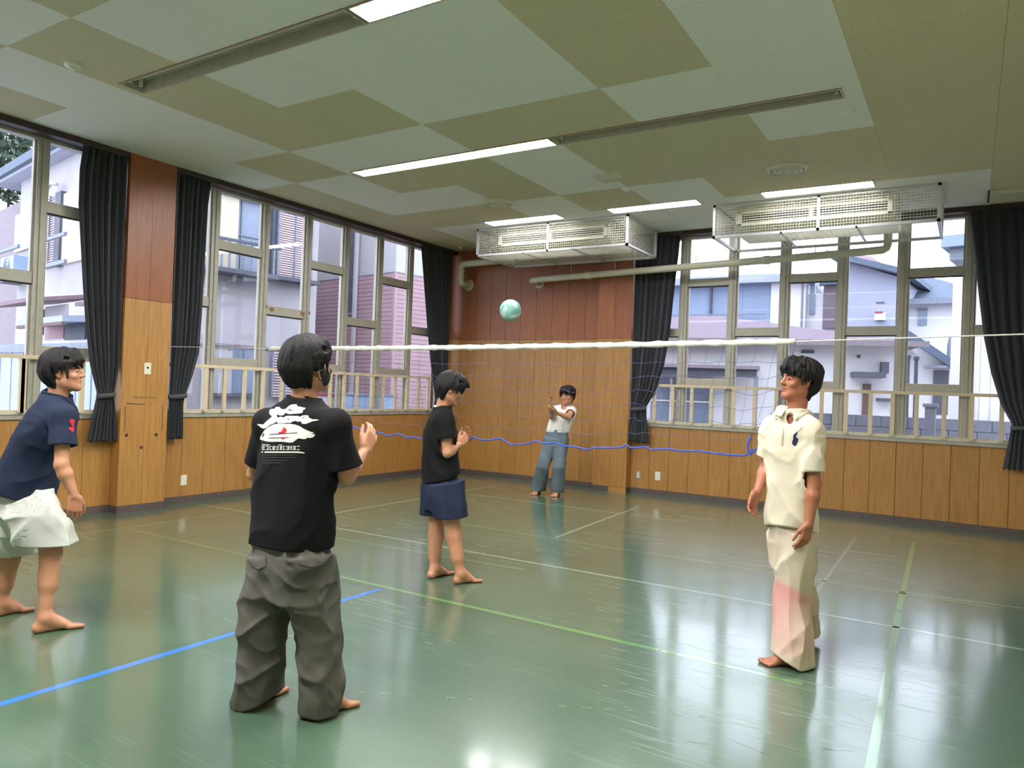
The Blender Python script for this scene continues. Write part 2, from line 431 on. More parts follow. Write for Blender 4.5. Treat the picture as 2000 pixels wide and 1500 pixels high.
# windows -------------------------------------------------------------
def window(name, axis, s0, s1, mull, first_mid, label):
    """axis 'y' on the left wall (interior +x), 'x' on the far wall (interior -y); mull = mullion centres"""
    mid = (s0+s1)/2
    def bx(m, a, b, z0, z1, d0, d1):
        if axis == 'y': m.box(d0, d1, a, b, z0, z1)
        else: m.box(a, b, -d0, -d1, z0, z1)
        return m
    root = empty(name, (0, mid, SILL) if axis == 'y' else (mid, 0, SILL), label, kind='structure')
    fr = MB()
    bx(fr, s0, s1, HEAD-0.03, HEAD+0.04, -0.12, -0.005); bx(fr, s0, s1, SILL-0.02, SILL+0.03, -0.12, 0.02)
    bx(fr, s0, s0+0.05, SILL+0.03, HEAD-0.03, -0.12, -0.005); bx(fr, s1-0.05, s1, SILL+0.03, HEAD-0.03, -0.12, -0.005)
    fr.build('window_frame', 'aluminium', root, bevel=0.003)
    bx(MB(), s0+0.01, s1-0.01, SILL+0.031, SILL+0.05, -0.02, 0.03).build('window_sill', 'cream_metal', root)
    for c in mull:
        o = bx(MB(), c-0.052, c+0.052, SILL+0.03, HEAD-0.03, -0.10, 0.0).build('mullion', 'aluminium', root, bevel=0.004)
        bx(MB(), c-0.012, c+0.012, SILL+0.03, HEAD-0.03, 0.0, 0.012).build('guide_rail', 'aluminium', o)
    ed = [s0]+list(mull)+[s1]
    is_mid = first_mid
    for k in range(len(ed)-1):
        a, b = ed[k]+(0.052 if k else 0.05), ed[k+1]-(0.052 if k < len(ed)-2 else 0.05)
        zs = [(2.385, 2.505)] if is_mid else [(1.665, 1.77), (3.12, 3.235)]
        lo = SILL+0.03
        d = -0.05
        for z0, z1 in zs+[(HEAD-0.03, None)]:
            if z0 > lo:
                pane = bx(MB(), a, b, lo, z0, d-0.003, d+0.003).build('glass_pane', 'window_glass', root)
                # thin sash stiles either side of the pane
                st = MB(); bx(st, a, a+0.022, lo, z0, d-0.02, d+0.02); bx(st, b-0.022, b, lo, z0, d-0.02, d+0.02)
                st.build('sash_stile', 'aluminium', pane)
            if z1 is not None:
                t = bx(MB(), a, b, z0, z1, -0.085, -0.012).build('transom', 'aluminium', root, bevel=0.004)
                bx(MB(), a, b, z0-0.012, z0, -0.075, -0.03).build('weather_strip', 'dark_slot', t)
                lo = z1
        is_mid = not is_mid
    return root
w1 = window('window_1', 'y', -11.45, PLY[0], [-11.33+0.75*k for k in range(7)], True, 'nearer side window with staggered aluminium sashes left of the pillar')
w2 = window('window_2', 'y', PLY[1], -0.16, [-4.82, -4.055, -3.31, -2.565, -1.815, -1.065], True, 'farther side window with staggered aluminium sashes facing the brick house')
w3 = window('window_3', 'x', PBX[1], 8.86, [4.335, 5.05, 5.765, 6.495, 7.212, 7.935], True, 'far wall window with staggered aluminium sashes facing white houses')
# rust stained catches on one transom
for (px, py) in ((532, 604), (592, 612), (519, 598), (603, 611)):
    c = onp(px, py, 0, 0.0); MB().box(-0.005, 0.004, c[1]-0.028, c[1]+0.028, c[2]-0.02, c[2]+0.02).build('rusty_catch', 'fixture_rust', w2)

# wooden guard rails inside the windows
def guard(axis, s0, s1, posts, label):
    root = empty('window_guard', (0.05, (s0+s1)/2, SILL+0.05) if axis == 'y' else ((s0+s1)/2, -0.05, SILL+0.05), label, 'guard rail')
    def bx(a, b, z0, z1, d0, d1):
        return MB().box(d0, d1, a, b, z0, z1) if axis == 'y' else MB().box(a, b, -d0, -d1, z0, z1)
    bx(s0, s1, 1.628, 1.668, 0.034, 0.072).build('top_rail', 'pale_wood', root)
    for c in posts: bx(c-0.024, c+0.024, SILL+0.05, 1.628, 0.036, 0.066).build('post', 'pale_wood', root)
    bx(s0, s1, SILL+0.051, SILL+0.075, 0.034, 0.036).build('bottom_batten', 'pale_wood', root)
guard('y', -11.4, PLY[0]-0.02, [-6.39-0.565*k for k in range(8)]+[-6.97], 'pale wooden guard rail inside the nearer side window')
guard('y', PLY[1]+0.02, -0.2, [-5.2, -4.915, -4.65, -4.353, -4.063, -3.75, -3.45, -3.15, -2.857, -2.58, -2.307, -1.968, -1.72, -1.425, -1.131, -0.824, -0.574], 'pale wooden guard rail inside the farther side window')
guard('x', PBX[1]+0.02, 8.8, [3.957, 4.243, 4.53, 4.816, 5.138, 5.428, 5.72, 6.01, 6.301, 6.601, 6.892, 7.145, 7.413, 7.712, 8.0, 8.304, 8.6], 'pale wooden guard rail inside the far window')

# curtains --------------------------------------------------------------
def curtain(axis, ledge, redge, label, seed, off=0.116, amp=0.026, nf=7):
    rg = random.Random(seed)
    zs = [3.90-0.03*k for k in range(int((3.90-0.79)/0.03)+1)]+[0.785]
    def interp(tab, z):
        tab = sorted(tab); return float(np.interp(z, [t[0] for t in tab], [t[1] for t in tab]))
    nc = 96; ph = [rg.uniform(0, 6.28) for _ in range(6)]
    s_mid = (ledge[0][1]+redge[0][1])/2
    root = empty('curtain', (off, s_mid, 0.79) if axis == 'y' else (s_mid, -off, 0.79), label, 'curtain')
    vs = []; fs = []
    for i, z in enumerate(zs):
        a, b = interp(ledge, z), interp(redge, z); wdt = abs(b-a)
        gather = min(1.0, 0.62/max(wdt, 0.12))
        tie = math.exp(-((z-1.28)/0.12)**2)
        for k in range(nc+1):
            t = k/nc
            tt = t+0.012*math.sin(9*t+ph[0]+z*0.7)
            d = math.sin(2*math.pi*nf*tt+ph[1]+0.5*math.sin(z*1.1+ph[2]))+0.35*math.sin(2*math.pi*nf*1.7*tt+ph[3])
            dd = off+amp*(1-0.45*tie)*d*(0.75+0.25*gather)
            dd += 0.03*math.sin(math.pi*t)*tie
            s = a+(b-a)*t
            zz = z+(0.012*math.sin(2*math.pi*nf*tt+ph[1]) if i == len(zs)-1 else 0)
            vs.append((dd, s, zz) if axis == 'y' else (s, -dd, zz))
    for i in range(len(zs)-1):
        for k in range(nc):
            q = i*(nc+1)+k; fs.append((q, q+1, q+nc+2, q+nc+1))
    o = MB().add(vs, fs).build('drape', 'curtain_cloth', root, smooth=True)
    sd = o.modifiers.new('thick', 'SOLIDIFY'); sd.thickness = 0.003; sd.offset = 0
    a, b = interp(ledge, 1.28), interp(redge, 1.28); a, b = sorted((a, b)); m = MB()
    ring = []
    for k in range(28):
        t = 2*math.pi*k/28; s = (a+b)/2+(abs(b-a)/2+0.008)*math.cos(t); dd = off+0.012+0.066*math.sin(t)
        ring.append((max(dd, 0.012), s))
    v2 = []; f2 = []
    for zz in (1.255, 1.305):
        for dd, s in ring: v2.append((dd, s, zz+0.02*((s-a)/(b-a)-0.5)) if axis == 'y' else (s, -dd, zz+0.02*((s-a)/(b-a)-0.5)))
    for k in range(28): f2.append((k, (k+1) % 28, (k+1) % 28+28, k+28))
    tb = m.add(v2, f2).build('tieback', 'tie_cloth', root, smooth=True)
    sd = tb.modifiers.new('thick', 'SOLIDIFY'); sd.thickness = 0.004
    return root
simple('tie_cloth', srgb(72, 72, 76), 0.85)
curtain('y', [(3.9, -6.50), (3.61, -6.532), (3.24, -6.532), (2.82, -6.494), (2.41, -6.457), (1.98, -6.408), (1.61, -6.351), (1.3, -6.263), (1.18, -6.28), (0.78, -6.345)],
        [(3.92, -6.035), (2.47, -6.03), (1.63, -6.03), (1.29, -6.087), (1.13, -6.06), (0.78, -6.03)], 'dark tied-back curtain on the near side of the side pillar', 1)
curtain('y', [(3.91, -5.465), (2.9, -5.46), (0.76, -5.44)],
        [(3.9, -4.985), (3.59, -5.02), (2.36, -5.034), (1.8, -5.064), (1.49, -5.153), (1.22, -5.249), (1.12, -5.251), (0.75, -5.24)], 'dark tied-back curtain on the far side of the side pillar', 2)
curtain('y', [(3.9, -0.98), (3.18, -0.85), (2.5, -0.725), (1.98, -0.609), (1.46, -0.462), (1.28, -0.44), (0.78, -0.5)],
        [(3.9, -0.18), (2.0, -0.16), (1.28, -0.17), (0.78, -0.14)], 'dark tied-back curtain in the corner of the room', 3)
curtain('x', [(3.92, 3.60), (2.2, 3.605), (1.34, 3.615), (0.78, 3.605)],
        [(3.9, 4.308), (3.56, 4.282), (3.11, 4.236), (2.51, 4.188), (1.97, 4.113), (1.59, 4.0), (1.32, 3.857), (1.16, 3.863), (0.78, 3.915)], 'dark tied-back curtain beside the far pillar', 4)
curtain('x', [(3.92, 7.904), (3.33, 7.974), (2.83, 8.035), (2.33, 8.1), (1.91, 8.184), (1.54, 8.29), (1.32, 8.402), (1.19, 8.385), (0.78, 8.33)],
        [(3.9, 8.85), (2.0, 8.83), (1.28, 8.72), (0.78, 8.80)], 'dark tied-back curtain at the window end farthest from the pillars', 5, off=0.128, amp=0.022, nf=8)

# ------------------------------------------------------------------ ceiling lamps
def strip_lamp(x0, x1, y0, y1, lit, label):
    root = empty('strip_lamp', ((x0+x1)/2, (y0+y1)/2, H), label, 'ceiling lamp')
    tr = MB()                                   # open trough above the ceiling line
    tr.box(x0, x1, y0, y0+0.006, H-0.002, H+0.085); tr.box(x0, x1, y1-0.006, y1, H-0.002, H+0.085)
    tr.box(x0, x0+0.006, y0, y1, H-0.002, H+0.085); tr.box(x1-0.006, x1, y0, y1, H-0.002, H+0.085)
    tr.box(x0, x1, y0, y1, H+0.085, H+0.092)
    tr.build('trough', 'fixture_metal', root)
    rim = MB(); e = 0.014
    for a, b, c, d in ((x0-e, x1+e, y0-e, y0), (x0-e, x1+e, y1, y1+e), (x0-e, x0, y0, y1), (x1, x1+e, y0, y1)): rim.box(a, b, c, d, H-0.008, H)
    rim.build('rim', 'fixture_metal', root)
    rs = MB(); rs.box(x0-e-0.003, x1+e, y0-e-0.006, y0-e, H-0.006, H); rs.box(x0-e, x1+e, y1+e, y1+e+0.004, H-0.006, H)
    rs.build('rust_edge', 'fixture_rust', root)
    spine = MB(); yc = (y0+y1)/2; spine.add([(x0+0.02, yc-0.03, H+0.084), (x1-0.02, yc-0.03, H+0.084), (x1-0.02, yc, H+0.05), (x0+0.02, yc, H+0.05), (x0+0.02, yc+0.03, H+0.084), (x1-0.02, yc+0.03, H+0.084)], [(0, 1, 2, 3), (3, 2, 5, 4)])
    spine.build('reflector', 'cream_metal', root)
    for s in (-1, 1):
        yy = yc+s*0.045
        for xe in (x0+0.03, x1-0.05): MB().box(xe, xe+0.02, yy-0.014, yy+0.014, H+0.02, H+0.085).build('lamp_holder', 'white_plastic', root)
        if lit: MB().tube([(x0+0.05, yy, H+0.034), (x1-0.05, yy, H+0.034)], 0.017, 12).build('tube', 'lamp_tube', root, smooth=True)
    return root
XM = (FIX_X[0]+FIX_X[1])/2
strip_lamp(FIX_X[0], XM-0.022, *FIX_Y[0], False, 'unlit rusty strip lamp in the ceiling nearest the dark side curtain')
strip_lamp(XM+0.022, FIX_X[1], *FIX_Y[0], True, 'lit strip lamp cut by the top edge of the picture')
strip_lamp(FIX_X[0], XM-0.022, *FIX_Y[1], True, 'lit strip lamp in the middle of the ceiling')
strip_lamp(XM+0.022, FIX_X[1], *FIX_Y[1], False, 'unlit strip lamp continuing the lit one in mid ceiling')
strip_lamp(FIX_X[0], XM-0.022, *FIX_Y[2], True, 'lit strip lamp overhead near the viewer, window side')
strip_lamp(XM+0.022, FIX_X[1], *FIX_Y[2], True, 'lit strip lamp overhead near the viewer, inner side')
for (x0, x1), lb in zip(PANELS, ('lit flush panel lamp over the caged unit by the corner', 'lit flush panel lamp between the two caged units', 'lit flush panel lamp over the caged unit at the window')):
    root = empty('panel_lamp', ((x0+x1)/2, (PAN_Y[0]+PAN_Y[1])/2, H), lb, 'ceiling lamp')
    fr = MB(); e = 0.012
    for a, b, c, d in ((x0, x1, PAN_Y[0], PAN_Y[0]+e), (x0, x1, PAN_Y[1]-e, PAN_Y[1]), (x0, x0+e, PAN_Y[0], PAN_Y[1]), (x1-e, x1, PAN_Y[0], PAN_Y[1])): fr.box(a, b, c, d, H-0.012, H+0.03)
    fr.build('frame', 'white_plastic', root)
    MB().box(x0+e, x1-e, PAN_Y[0]+e, PAN_Y[1]-e, H-0.008, H+0.004).build('diffuser', 'lamp_panel', root)

# ------------------------------------------------------------------ caged air conditioners
CZ = 3.505
def caged_ac(x0, x1, y0, y1, ax0, ax1, which):
    ac = empty('air_conditioner', ((ax0+ax1)/2, -0.8, CZ+0.1), 'cream ceiling air conditioner inside the wire cage '+which, 'air conditioner')
    b = MB(); zt, zb = H-0.002, CZ+0.09
    prof = [(y1-0.06, zt), (y1-0.06, zb+0.04), (y1-0.10, zb), (-1.02, zb), (-1.17, zb+0.10), (-1.17, zt)]
    n = len(prof); vs = [(ax0, y, z) for y, z in prof]+[(ax1, y, z) for y, z in prof]
    b.add(vs, [tuple(range(n)), tuple(range(n, 2*n))[::-1]]+[(k, k+n, (k+1) % n+n, (k+1) % n) for k in range(n)])
    b.build('body', 'cream_metal', ac, bevel=0.01)
    g0, g1 = ax0+0.03, ax1-0.03; gz0, gz1 = 3.675, 3.86; yf = -1.172; t = 0.035
    fr = MB()
    for a, c, z0, z1 in ((g0, g1, gz0, gz0+t), (g0, g1, gz1-t, gz1), (g0, g0+t*1.6, gz0, gz1), (g1-t*1.6, g1, gz0, gz1)): fr.box(a, c, yf-0.03, yf, z0, z1)
    fr.build('grille_frame', 'cream_plastic', ac, bevel=0.008)
    MB().box(g0+t, g1-t, yf-0.004, yf, gz0+t, gz1-t).build('grille_recess', 'dark_slot', ac)
    for k in range(4):
        z = gz0+t+0.016+k*0.0275
        MB().bar((g0+t, yf-0.016, z), (g1-t, yf-0.016, z), 0.018, 0.007, (0, -0.5, 1)).build('louvre', 'cream_plastic', ac)
    MB().box((ax0+ax1)/2-0.02, (ax0+ax1)/2+0.02, yf-0.028, yf-0.004, gz0+t, gz1-t).build('grille_bar', 'cream_plastic', ac)
    cg = empty('wire_cage', ((x0+x1)/2, (y0+y1)/2, CZ), 'aluminium framed wire guard cage hanging from the ceiling '+which, 'guard cage')
    t = 0.032; fr = []
    fr += [(x0, x1, y0, y0+t, CZ, CZ+t), (x0, x1, y1-t, y1, CZ, CZ+t), (x0, x0+t, y0, y1, CZ, CZ+t), (x1-t, x1, y0, y1, CZ, CZ+t)]
    fr += [(x0, x1, y0, y0+t, H-t, H), (x0, x0+t, y0, y1, H-t, H), (x1-t, x1, y0, y1, H-t, H)]
    for (a, c) in ((x0, y0), (x1-t, y0), (x0, y1-t), (x1-t, y1-t)): fr.append((a, a+t, c, c+t, CZ, H))
    xm = (x0+x1)/2; fr.append((xm-t/2, xm+t/2, y0, y0+t*0.7, CZ, H))
    for q in (1/3, 2/3): xx = x0+(x1-x0)*q; fr.append((xx-t/3, xx+t/3, y0, y1, CZ, CZ+t*0.6))
    for bxx in fr: MB().box(*bxx).build('frame_bar', 'aluminium_bright', cg)
    wr = MB(); p = 0.032; r = 0.0032
    nx = int((x1-x0)/p); nz = int((H-CZ)/p); ny = int((y1-y0)/p)
    for k in range(1, nx): x = x0+k*(x1-x0)/nx; wr.bar((x, y0+0.012, CZ+t), (x, y0+0.012, H-t), r*0.7, r*0.7)
    for k in range(1, nz):
        z = CZ+k*(H-CZ)/nz
        wr.bar((x0, y0+0.009, z), (x1, y0+0.009, z), r, r)
        for x in (x0+0.012, x1-0.012): wr.bar((x, y0, z), (x, y1, z), r, r)
    for k in range(1, ny):
        y = y0+k*(y1-y0)/ny
        for x in (x0+0.009, x1-0.009): wr.bar((x, y, CZ), (x, y, H), r*0.7, r*0.7)
        wr.bar((x0, y, CZ+0.012), (x1, y, CZ+0.012), r*0.8, r*0.8)
    for k in range(1, nx//2): x = x0+k*2*(x1-x0)/nx; wr.bar((x, y0, CZ+0.009), (x, y1, CZ+0.009), r*0.7, r*0.7)
    tag(wr.build('wire_mesh', 'wire', cg), kind='stuff')
caged_ac(1.53, 4.01, -1.395, -0.31, 1.77, 3.64, 'near the corner')
caged_ac(5.16, 7.65, -1.395, -0.37, 5.38, 7.20, 'in front of the window')

# pipes
def arc(c, a, b, r, n=7):
    """quarter bend around corner c from direction a to direction b"""
    c, a, b = (np.array(v, float) for v in (c, a, b)); o = c+a*r+b*r
    return [o-b*r*math.cos(t)-a*r*math.sin(t) for t in np.linspace(0, math.pi/2, n)]
p1 = empty('drain_pipe', (0.42, -0.25, 3.3), 'short cream jacketed pipe elbowing into the wall by the corner', 'pipe')
pts = [(1.75, -0.25, 3.66)]+arc((0.42, -0.25, 3.645), (1, 0, 0), (0, 0, -1), 0.07)+arc((0.42, -0.25, 3.315), (0, 0, 1), (0, 1, 0), 0.07)+[(0.42, 0.0, 3.315)]
MB().tube(pts, 0.057, 18).build('pipe', 'pipe_jacket', p1, smooth=True)
MB().lathe([(0.0, -0.012), (0.095, -0.012), (0.1, 0.0)], (0.42, 0.0, 3.315), 24, 'y').build('wall_flange', 'pipe_jacket', p1, smooth=True)
for z in (3.42, 3.52): MB().lathe([(0.0575, -0.014), (0.061, -0.01), (0.061, 0.01), (0.0575, 0.014)], (0.42, -0.25, z), 20).build('joint_band', 'cream_metal', p1, smooth=True)
MB().box(1.0, 1.03, -0.26, -0.24, 3.6, H).build('hanger', 'aluminium', p1)
p2 = empty('drain_pipe', (4.4, -0.3, 3.3), 'long cream jacketed pipe crossing in front of the far window', 'pipe')
a0 = (1.86, -0.3, 3.29); a1 = (6.99, -0.3, 3.43)
pts = [(1.86, 0.0, 3.285), (1.86, -0.2, 3.285)]+[(1.87, -0.26, 3.286), (1.89, -0.29, 3.288), (1.95, -0.3, 3.29)]+[tuple(np.array(a0)+(np.array(a1)-a0)*t) for t in (0.05, 0.3, 0.6, 0.97)]+[(7.0, -0.3, 3.434), (7.035, -0.3, 3.455), (7.05, -0.3, 3.5), (7.05, -0.3, 3.9)]
MB().tube(pts, 0.05, 18).build('pipe', 'pipe_jacket', p2, smooth=True)
MB().lathe([(0.0, -0.012), (0.085, -0.012), (0.09, 0.0)], (1.86, 0.0, 3.285), 24, 'y').build('wall_flange', 'pipe_jacket', p2, smooth=True)
for x in (5.58, 2.9): 
    z = 3.29+(x-1.86)/(6.99-1.86)*0.14; MB().lathe([(0.0505, -0.05), (0.06, -0.04), (0.06, 0.04), (0.0505, 0.05)], (x, -0.3, z), 20, 'x').build('coupling', 'cream_metal', p2, smooth=True)
for x in (2.6, 3.35, 4.6, 6.2):
    z = 3.29+(x-1.86)/(6.99-1.86)*0.14; MB().tube([(x, -0.3, z+0.04), (x, -0.3, CZ+0.02)], 0.005, 8).build('hanger_rod', 'aluminium', p2)

# diffusers, detectors, hatch, ceiling box
for (x, y, R, lb) in ((2.69, -2.6, 0.22, 'round ceiling air diffuser near the corner cage'), (6.287, -2.565, 0.21, 'round ceiling air diffuser near the window cage')):
    d = empty('air_diffuser', (x, y, H), lb, 'air diffuser', 'round ceiling diffusers')
    MB().lathe([(R*0.8, -0.03), (R*0.96, -0.014), (R, -0.002)], (x, y, H), 40).build('outer_ring', 'cream_metal', d, smooth=True)
    for k, q in enumerate((0.62, 0.38)): MB().lathe([(R*(q-0.12), -0.006), (R*q, -0.034), (R*(q+0.14), -0.03), (R*(q+0.02), -0.004)], (x, y, H), 36).build('cone_ring', 'cream_metal', d, smooth=True)
    MB().lathe([(0.0, -0.03), (R*0.16, -0.028), (R*0.2, -0.004)], (x, y, H), 24).build('core', 'cream_metal', d, smooth=True)
    MB().lathe([(0.0, -0.001), (R*0.9, -0.001)], (x, y, H), 32).build('throat', 'dark_slot', d)
for (x, y, R, lb) in ((1.927, -7.544, 0.065, 'round white smoke detector on the tan tile beside the rusty lamp'), (7.038, -3.902, 0.07, 'round white smoke detector at the end of the unlit strip'),
                      (4.467, -2.551, 0.055, 'round white smoke detector beside the square hatch'), (0.45, -0.33, 0.035, 'tiny white detector in the ceiling corner')):
    d = empty('smoke_detector', (x, y, H), lb, 'smoke detector', 'ceiling detectors')
    MB().lathe([(R, 0), (R, -0.012), (R*0.8, -0.022), (R*0.5, -0.026)], (x, y, H), 28).build('base', 'white_plastic', d, smooth=True)
    MB().lathe([(R*0.5, -0.026), (R*0.42, -0.036), (0.0, -0.038)], (x, y, H), 24).build('sensor_cap', 'cream_plastic', d, smooth=True)
hx = empty('ceiling_hatch', (4.47, -3.035, H), 'square metal ventilation grille set in the ceiling', 'vent')
fr = MB()
for a, b, c, d in ((4.325, 4.62, -3.18, -3.14), (4.325, 4.62, -2.93, -2.89), (4.325, 4.365, -3.14, -2.93), (4.58, 4.62, -3.14, -2.93)): fr.box(a, b, c, d, H-0.012, H)
fr.build('frame', 'cream_metal', hx)
MB().box(4.365, 4.58, -3.14, -2.93, H-0.003, H).build('opening', 'fixture_rust', hx)
for k in range(4): MB().bar((4.365, -3.11+k*0.05, H-0.008), (4.58, -3.11+k*0.05, H-0.008), 0.022, 0.003, (0, 0.5, 1)).build('slat', 'cream_metal', hx)
bx_ = empty('ceiling_housing', (8.5, -0.63, H-0.07), 'long pale box housing on the ceiling above the end curtain', 'housing')
MB().box(8.1, 8.97, -0.85, -0.42, H-0.05, H).build('housing', 'cream_metal', bx_, bevel=0.006); MB().box(8.085, 8.1, -0.845, -0.425, H-0.048, H).build('end_cap', 'dark_slot', bx_)

# outlets, switch, hook
def plate(axis, s, z, out, wd, ht, name, label, cat, mat, holes):
    L = (out, s, z) if axis == 'y' else (s, -out, z)
    r = empty(name, L, label, cat)
    def bx(a, b, z0, z1, d0, d1): return MB().box(out+d0, out+d1, s+a, s+b, z+z0, z+z1) if axis == 'y' else MB().box(s+a, s+b, -out-d0, -out-d1, z+z0, z+z1)
    bx(-wd/2, wd/2, -ht/2, ht/2, 0, 0.008).build('cover_plate', mat, r, bevel=0.002)
    for (a, b, c, d, mt, nm) in holes: bx(a, b, c, d, 0.008, 0.012).build(nm, mt, r)
plate('x', 4.035, 0.287, 0.0, 0.085, 0.13, 'wall_outlet', 'cream wall outlet low on the far wall under the window', 'outlet', 'cream_plastic', [(-0.02, 0.02, -0.045, -0.02, 'white_plastic', 'socket'), (-0.02, 0.02, -0.012, 0.012, 'white_plastic', 'socket'), (-0.02, 0.02, 0.02, 0.045, 'white_plastic', 'socket')])
plate('x', 3.725, 0.275, 0.0, 0.07, 0.12, 'wall_outlet', 'grey metal wall outlet beside the far pillar', 'outlet', 'aluminium', [(-0.018, 0.018, -0.035, -0.005, 'white_plastic', 'socket'), (-0.018, 0.018, 0.008, 0.035, 'white_plastic', 'socket')])
plate('y', -5.13, 0.27, 0.0, 0.08, 0.125, 'wall_outlet', 'cream wall outlet low under the side window', 'outlet', 'cream_plastic', [(-0.018, 0.018, 0.015, 0.04, 'white_plastic', 'socket')])
plate('y', -5.74, 1.585, DP, 0.08, 0.13, 'wall_switch', 'cream switch plate on the side pillar', 'switch', 'cream_plastic', [(-0.012, 0.012, 0.0, 0.02, 'dark_slot', 'button')])
hk = empty('wall_hook', (0.13, PLY[1], 1.665), 'small metal hook on the flank of the side pillar', 'hook')
MB().box(0.11, 0.14, PLY[1], PLY[1]+0.006, 1.63, 1.70).build('hook_plate', 'aluminium', hk)
MB().tube([(0.125, PLY[1]+0.006, 1.68), (0.125, PLY[1]+0.035, 1.675), (0.125, PLY[1]+0.04, 1.66), (0.125, PLY[1]+0.03, 1.645)], 0.005, 8).build('hook_arm', 'aluminium_bright', hk)

# ------------------------------------------------------------------ tape lines on the floor (parts of the floor)
def tape_mat(name, col, wear):
    m, nt, b = new_mat(name)
    f = noise(nt, coords(nt, 'pos'), 26, 4, 0.7)
    c = ramp(nt, f, [(wear-0.12, srgb(104, 138, 100)), (wear+0.12, col)])
    nt.links.new(c, b.inputs['Base Color']); b.inputs['Roughness'].default_value = 0.3
    b.inputs['Coat Weight'].default_value = 1.0; b.inputs['Coat Roughness'].default_value = 0.08; b.inputs['Coat IOR'].default_value = 1.52
tape_mat('tape_white', srgb(160, 172, 160), 0.44); tape_mat('tape_faint', srgb(160, 184, 158), 0.50); tape_mat('tape_green', srgb(108, 156, 88), 0.44)
tape_mat('tape_green_faint', srgb(102, 142, 88), 0.53); tape_mat('tape_blue', srgb(52, 120, 200), 0.16); tape_mat('tape_dark', srgb(58, 62, 54), 0.40); tape_mat('tape_mauve', srgb(150, 140, 150), 0.5)
tape_mat('scuff_dark', srgb(70, 82, 66), 0.52)
def tape(x0, y0, x1, y1, wd, mat, lift=0.0006):
    d = np.array([x1-x0, y1-y0]); L = np.linalg.norm(d); d /= L; n = np.array([-d[1], d[0]])*wd/2
    p = [(x0-n[0], y0-n[1]), (x1-n[0], y1-n[1]), (x1+n[0], y1+n[1]), (x0+n[0], y0+n[1])]
    return MB().prism(p, 0.0, lift).build('tape_line', mat, floor)
tape(0.2, -5.06, 1.78, -5.02, 0.035, 'tape_faint'); tape(1.78, -5.02, 8.9, -4.91, 0.032, 'tape_white')
tape(1.785, -4.95, 1.765, -0.62, 0.034, 'tape_white'); tape(4.40, -3.87, 4.255, -1.29, 0.036, 'tape_white')
tape(4.295, -8.95, 4.325, -6.44, 0.05, 'tape_blue', 0.0009); tape(4.25, -12.0, 4.295, -8.955, 0.05, 'tape_blue', 0.0009)
tape(1.0, -6.40, 3.8, -6.37, 0.03, 'tape_green_faint'); tape(3.8, -6.37, 6.45, -6.37, 0.04, 'tape_green'); tape(6.47, -6.37, 7.26, -6.38, 0.04, 'tape_green')
tape(0.94, -7.4, 0.96, -5.15, 0.03, 'tape_green_faint')
tape(2.7, -5.37, 4.85, -5.23, 0.032, 'tape_green_faint'); tape(2.9, -3.93, 8.2, -3.9, 0.03, 'tape_green_faint')
tape(2.0, -2.02, 5.2, -1.93, 0.026, 'tape_faint'); tape(7.5, -1.38, 7.575, -4.45, 0.042, 'tape_green'); tape(7.577, -4.5, 7.665, -7.2, 0.042, 'tape_green_faint')
tape(6.94, -1.52, 6.99, -4.45, 0.03, 'tape_mauve'); tape(7.5, -3.86, 8.7, -3.72, 0.022, 'tape_faint')
tape(1.815, -7.27, 1.795, -7.03, 0.018, 'tape_dark'); tape(1.785, -6.72, 1.785, -6.56, 0.016, 'tape_dark'); tape(1.782, -6.33, 1.81, -6.0, 0.018, 'tape_dark')
tape(1.80, -7.9, 1.79, -5.7, 0.006, 'scuff_dark', 0.0004)
for k in range(16):
    t0 = k/16+RNG.uniform(0, 0.02); t1 = t0+RNG.uniform(0.015, 0.04)
    if k in (3, 6): continue
    a = np.array([5.47, -7.855]); b = np.array([7.0, -7.06]); q0 = a+(b-a)*t0; q1 = a+(b-a)*t1
    tape(*q0, *q1, RNG.uniform(0.014, 0.03), 'scuff_dark', 0.0005)
# rounded dark mark near the far pillar
cp = [(3.62, -1.50), (3.53, -1.38), (3.48, -1.22), (3.53, -1.08), (3.68, -1.02), (4.1, -1.02), (4.74, -1.0)]
for a, b in zip(cp[:-1], cp[1:]): tape(*a, *b, 0.022, 'scuff_dark', 0.0005)
tape(4.74, -1.0, 6.6, -1.02, 0.012, 'scuff_dark', 0.0004)
def scuff(px, py, L, ang, wd, mat):
    c = floor_pt(px, py)[:2]; d = np.array([math.cos(ang), math.sin(ang)])*L/2; o = tape(*(c-d), *(c+d), wd, mat, 0.0005); o.name = 'scuff_mark'
for (px, py, L, a, wd) in ((1690, 1365, .04, .5, .012), (1768, 1352, .09, 1.9, .008), (1772, 1345, .05, .6, .008), (1726, 1396, .02, 0, .012), (1360, 1450, .10, .3, .01), (1460, 1458, .2, 2.9, .005), (1640, 1465, .14, .5, .006), (1680, 1405, .22, 2.7, .006)):
    scuff(px, py, L, a, wd, 'tape_dark')

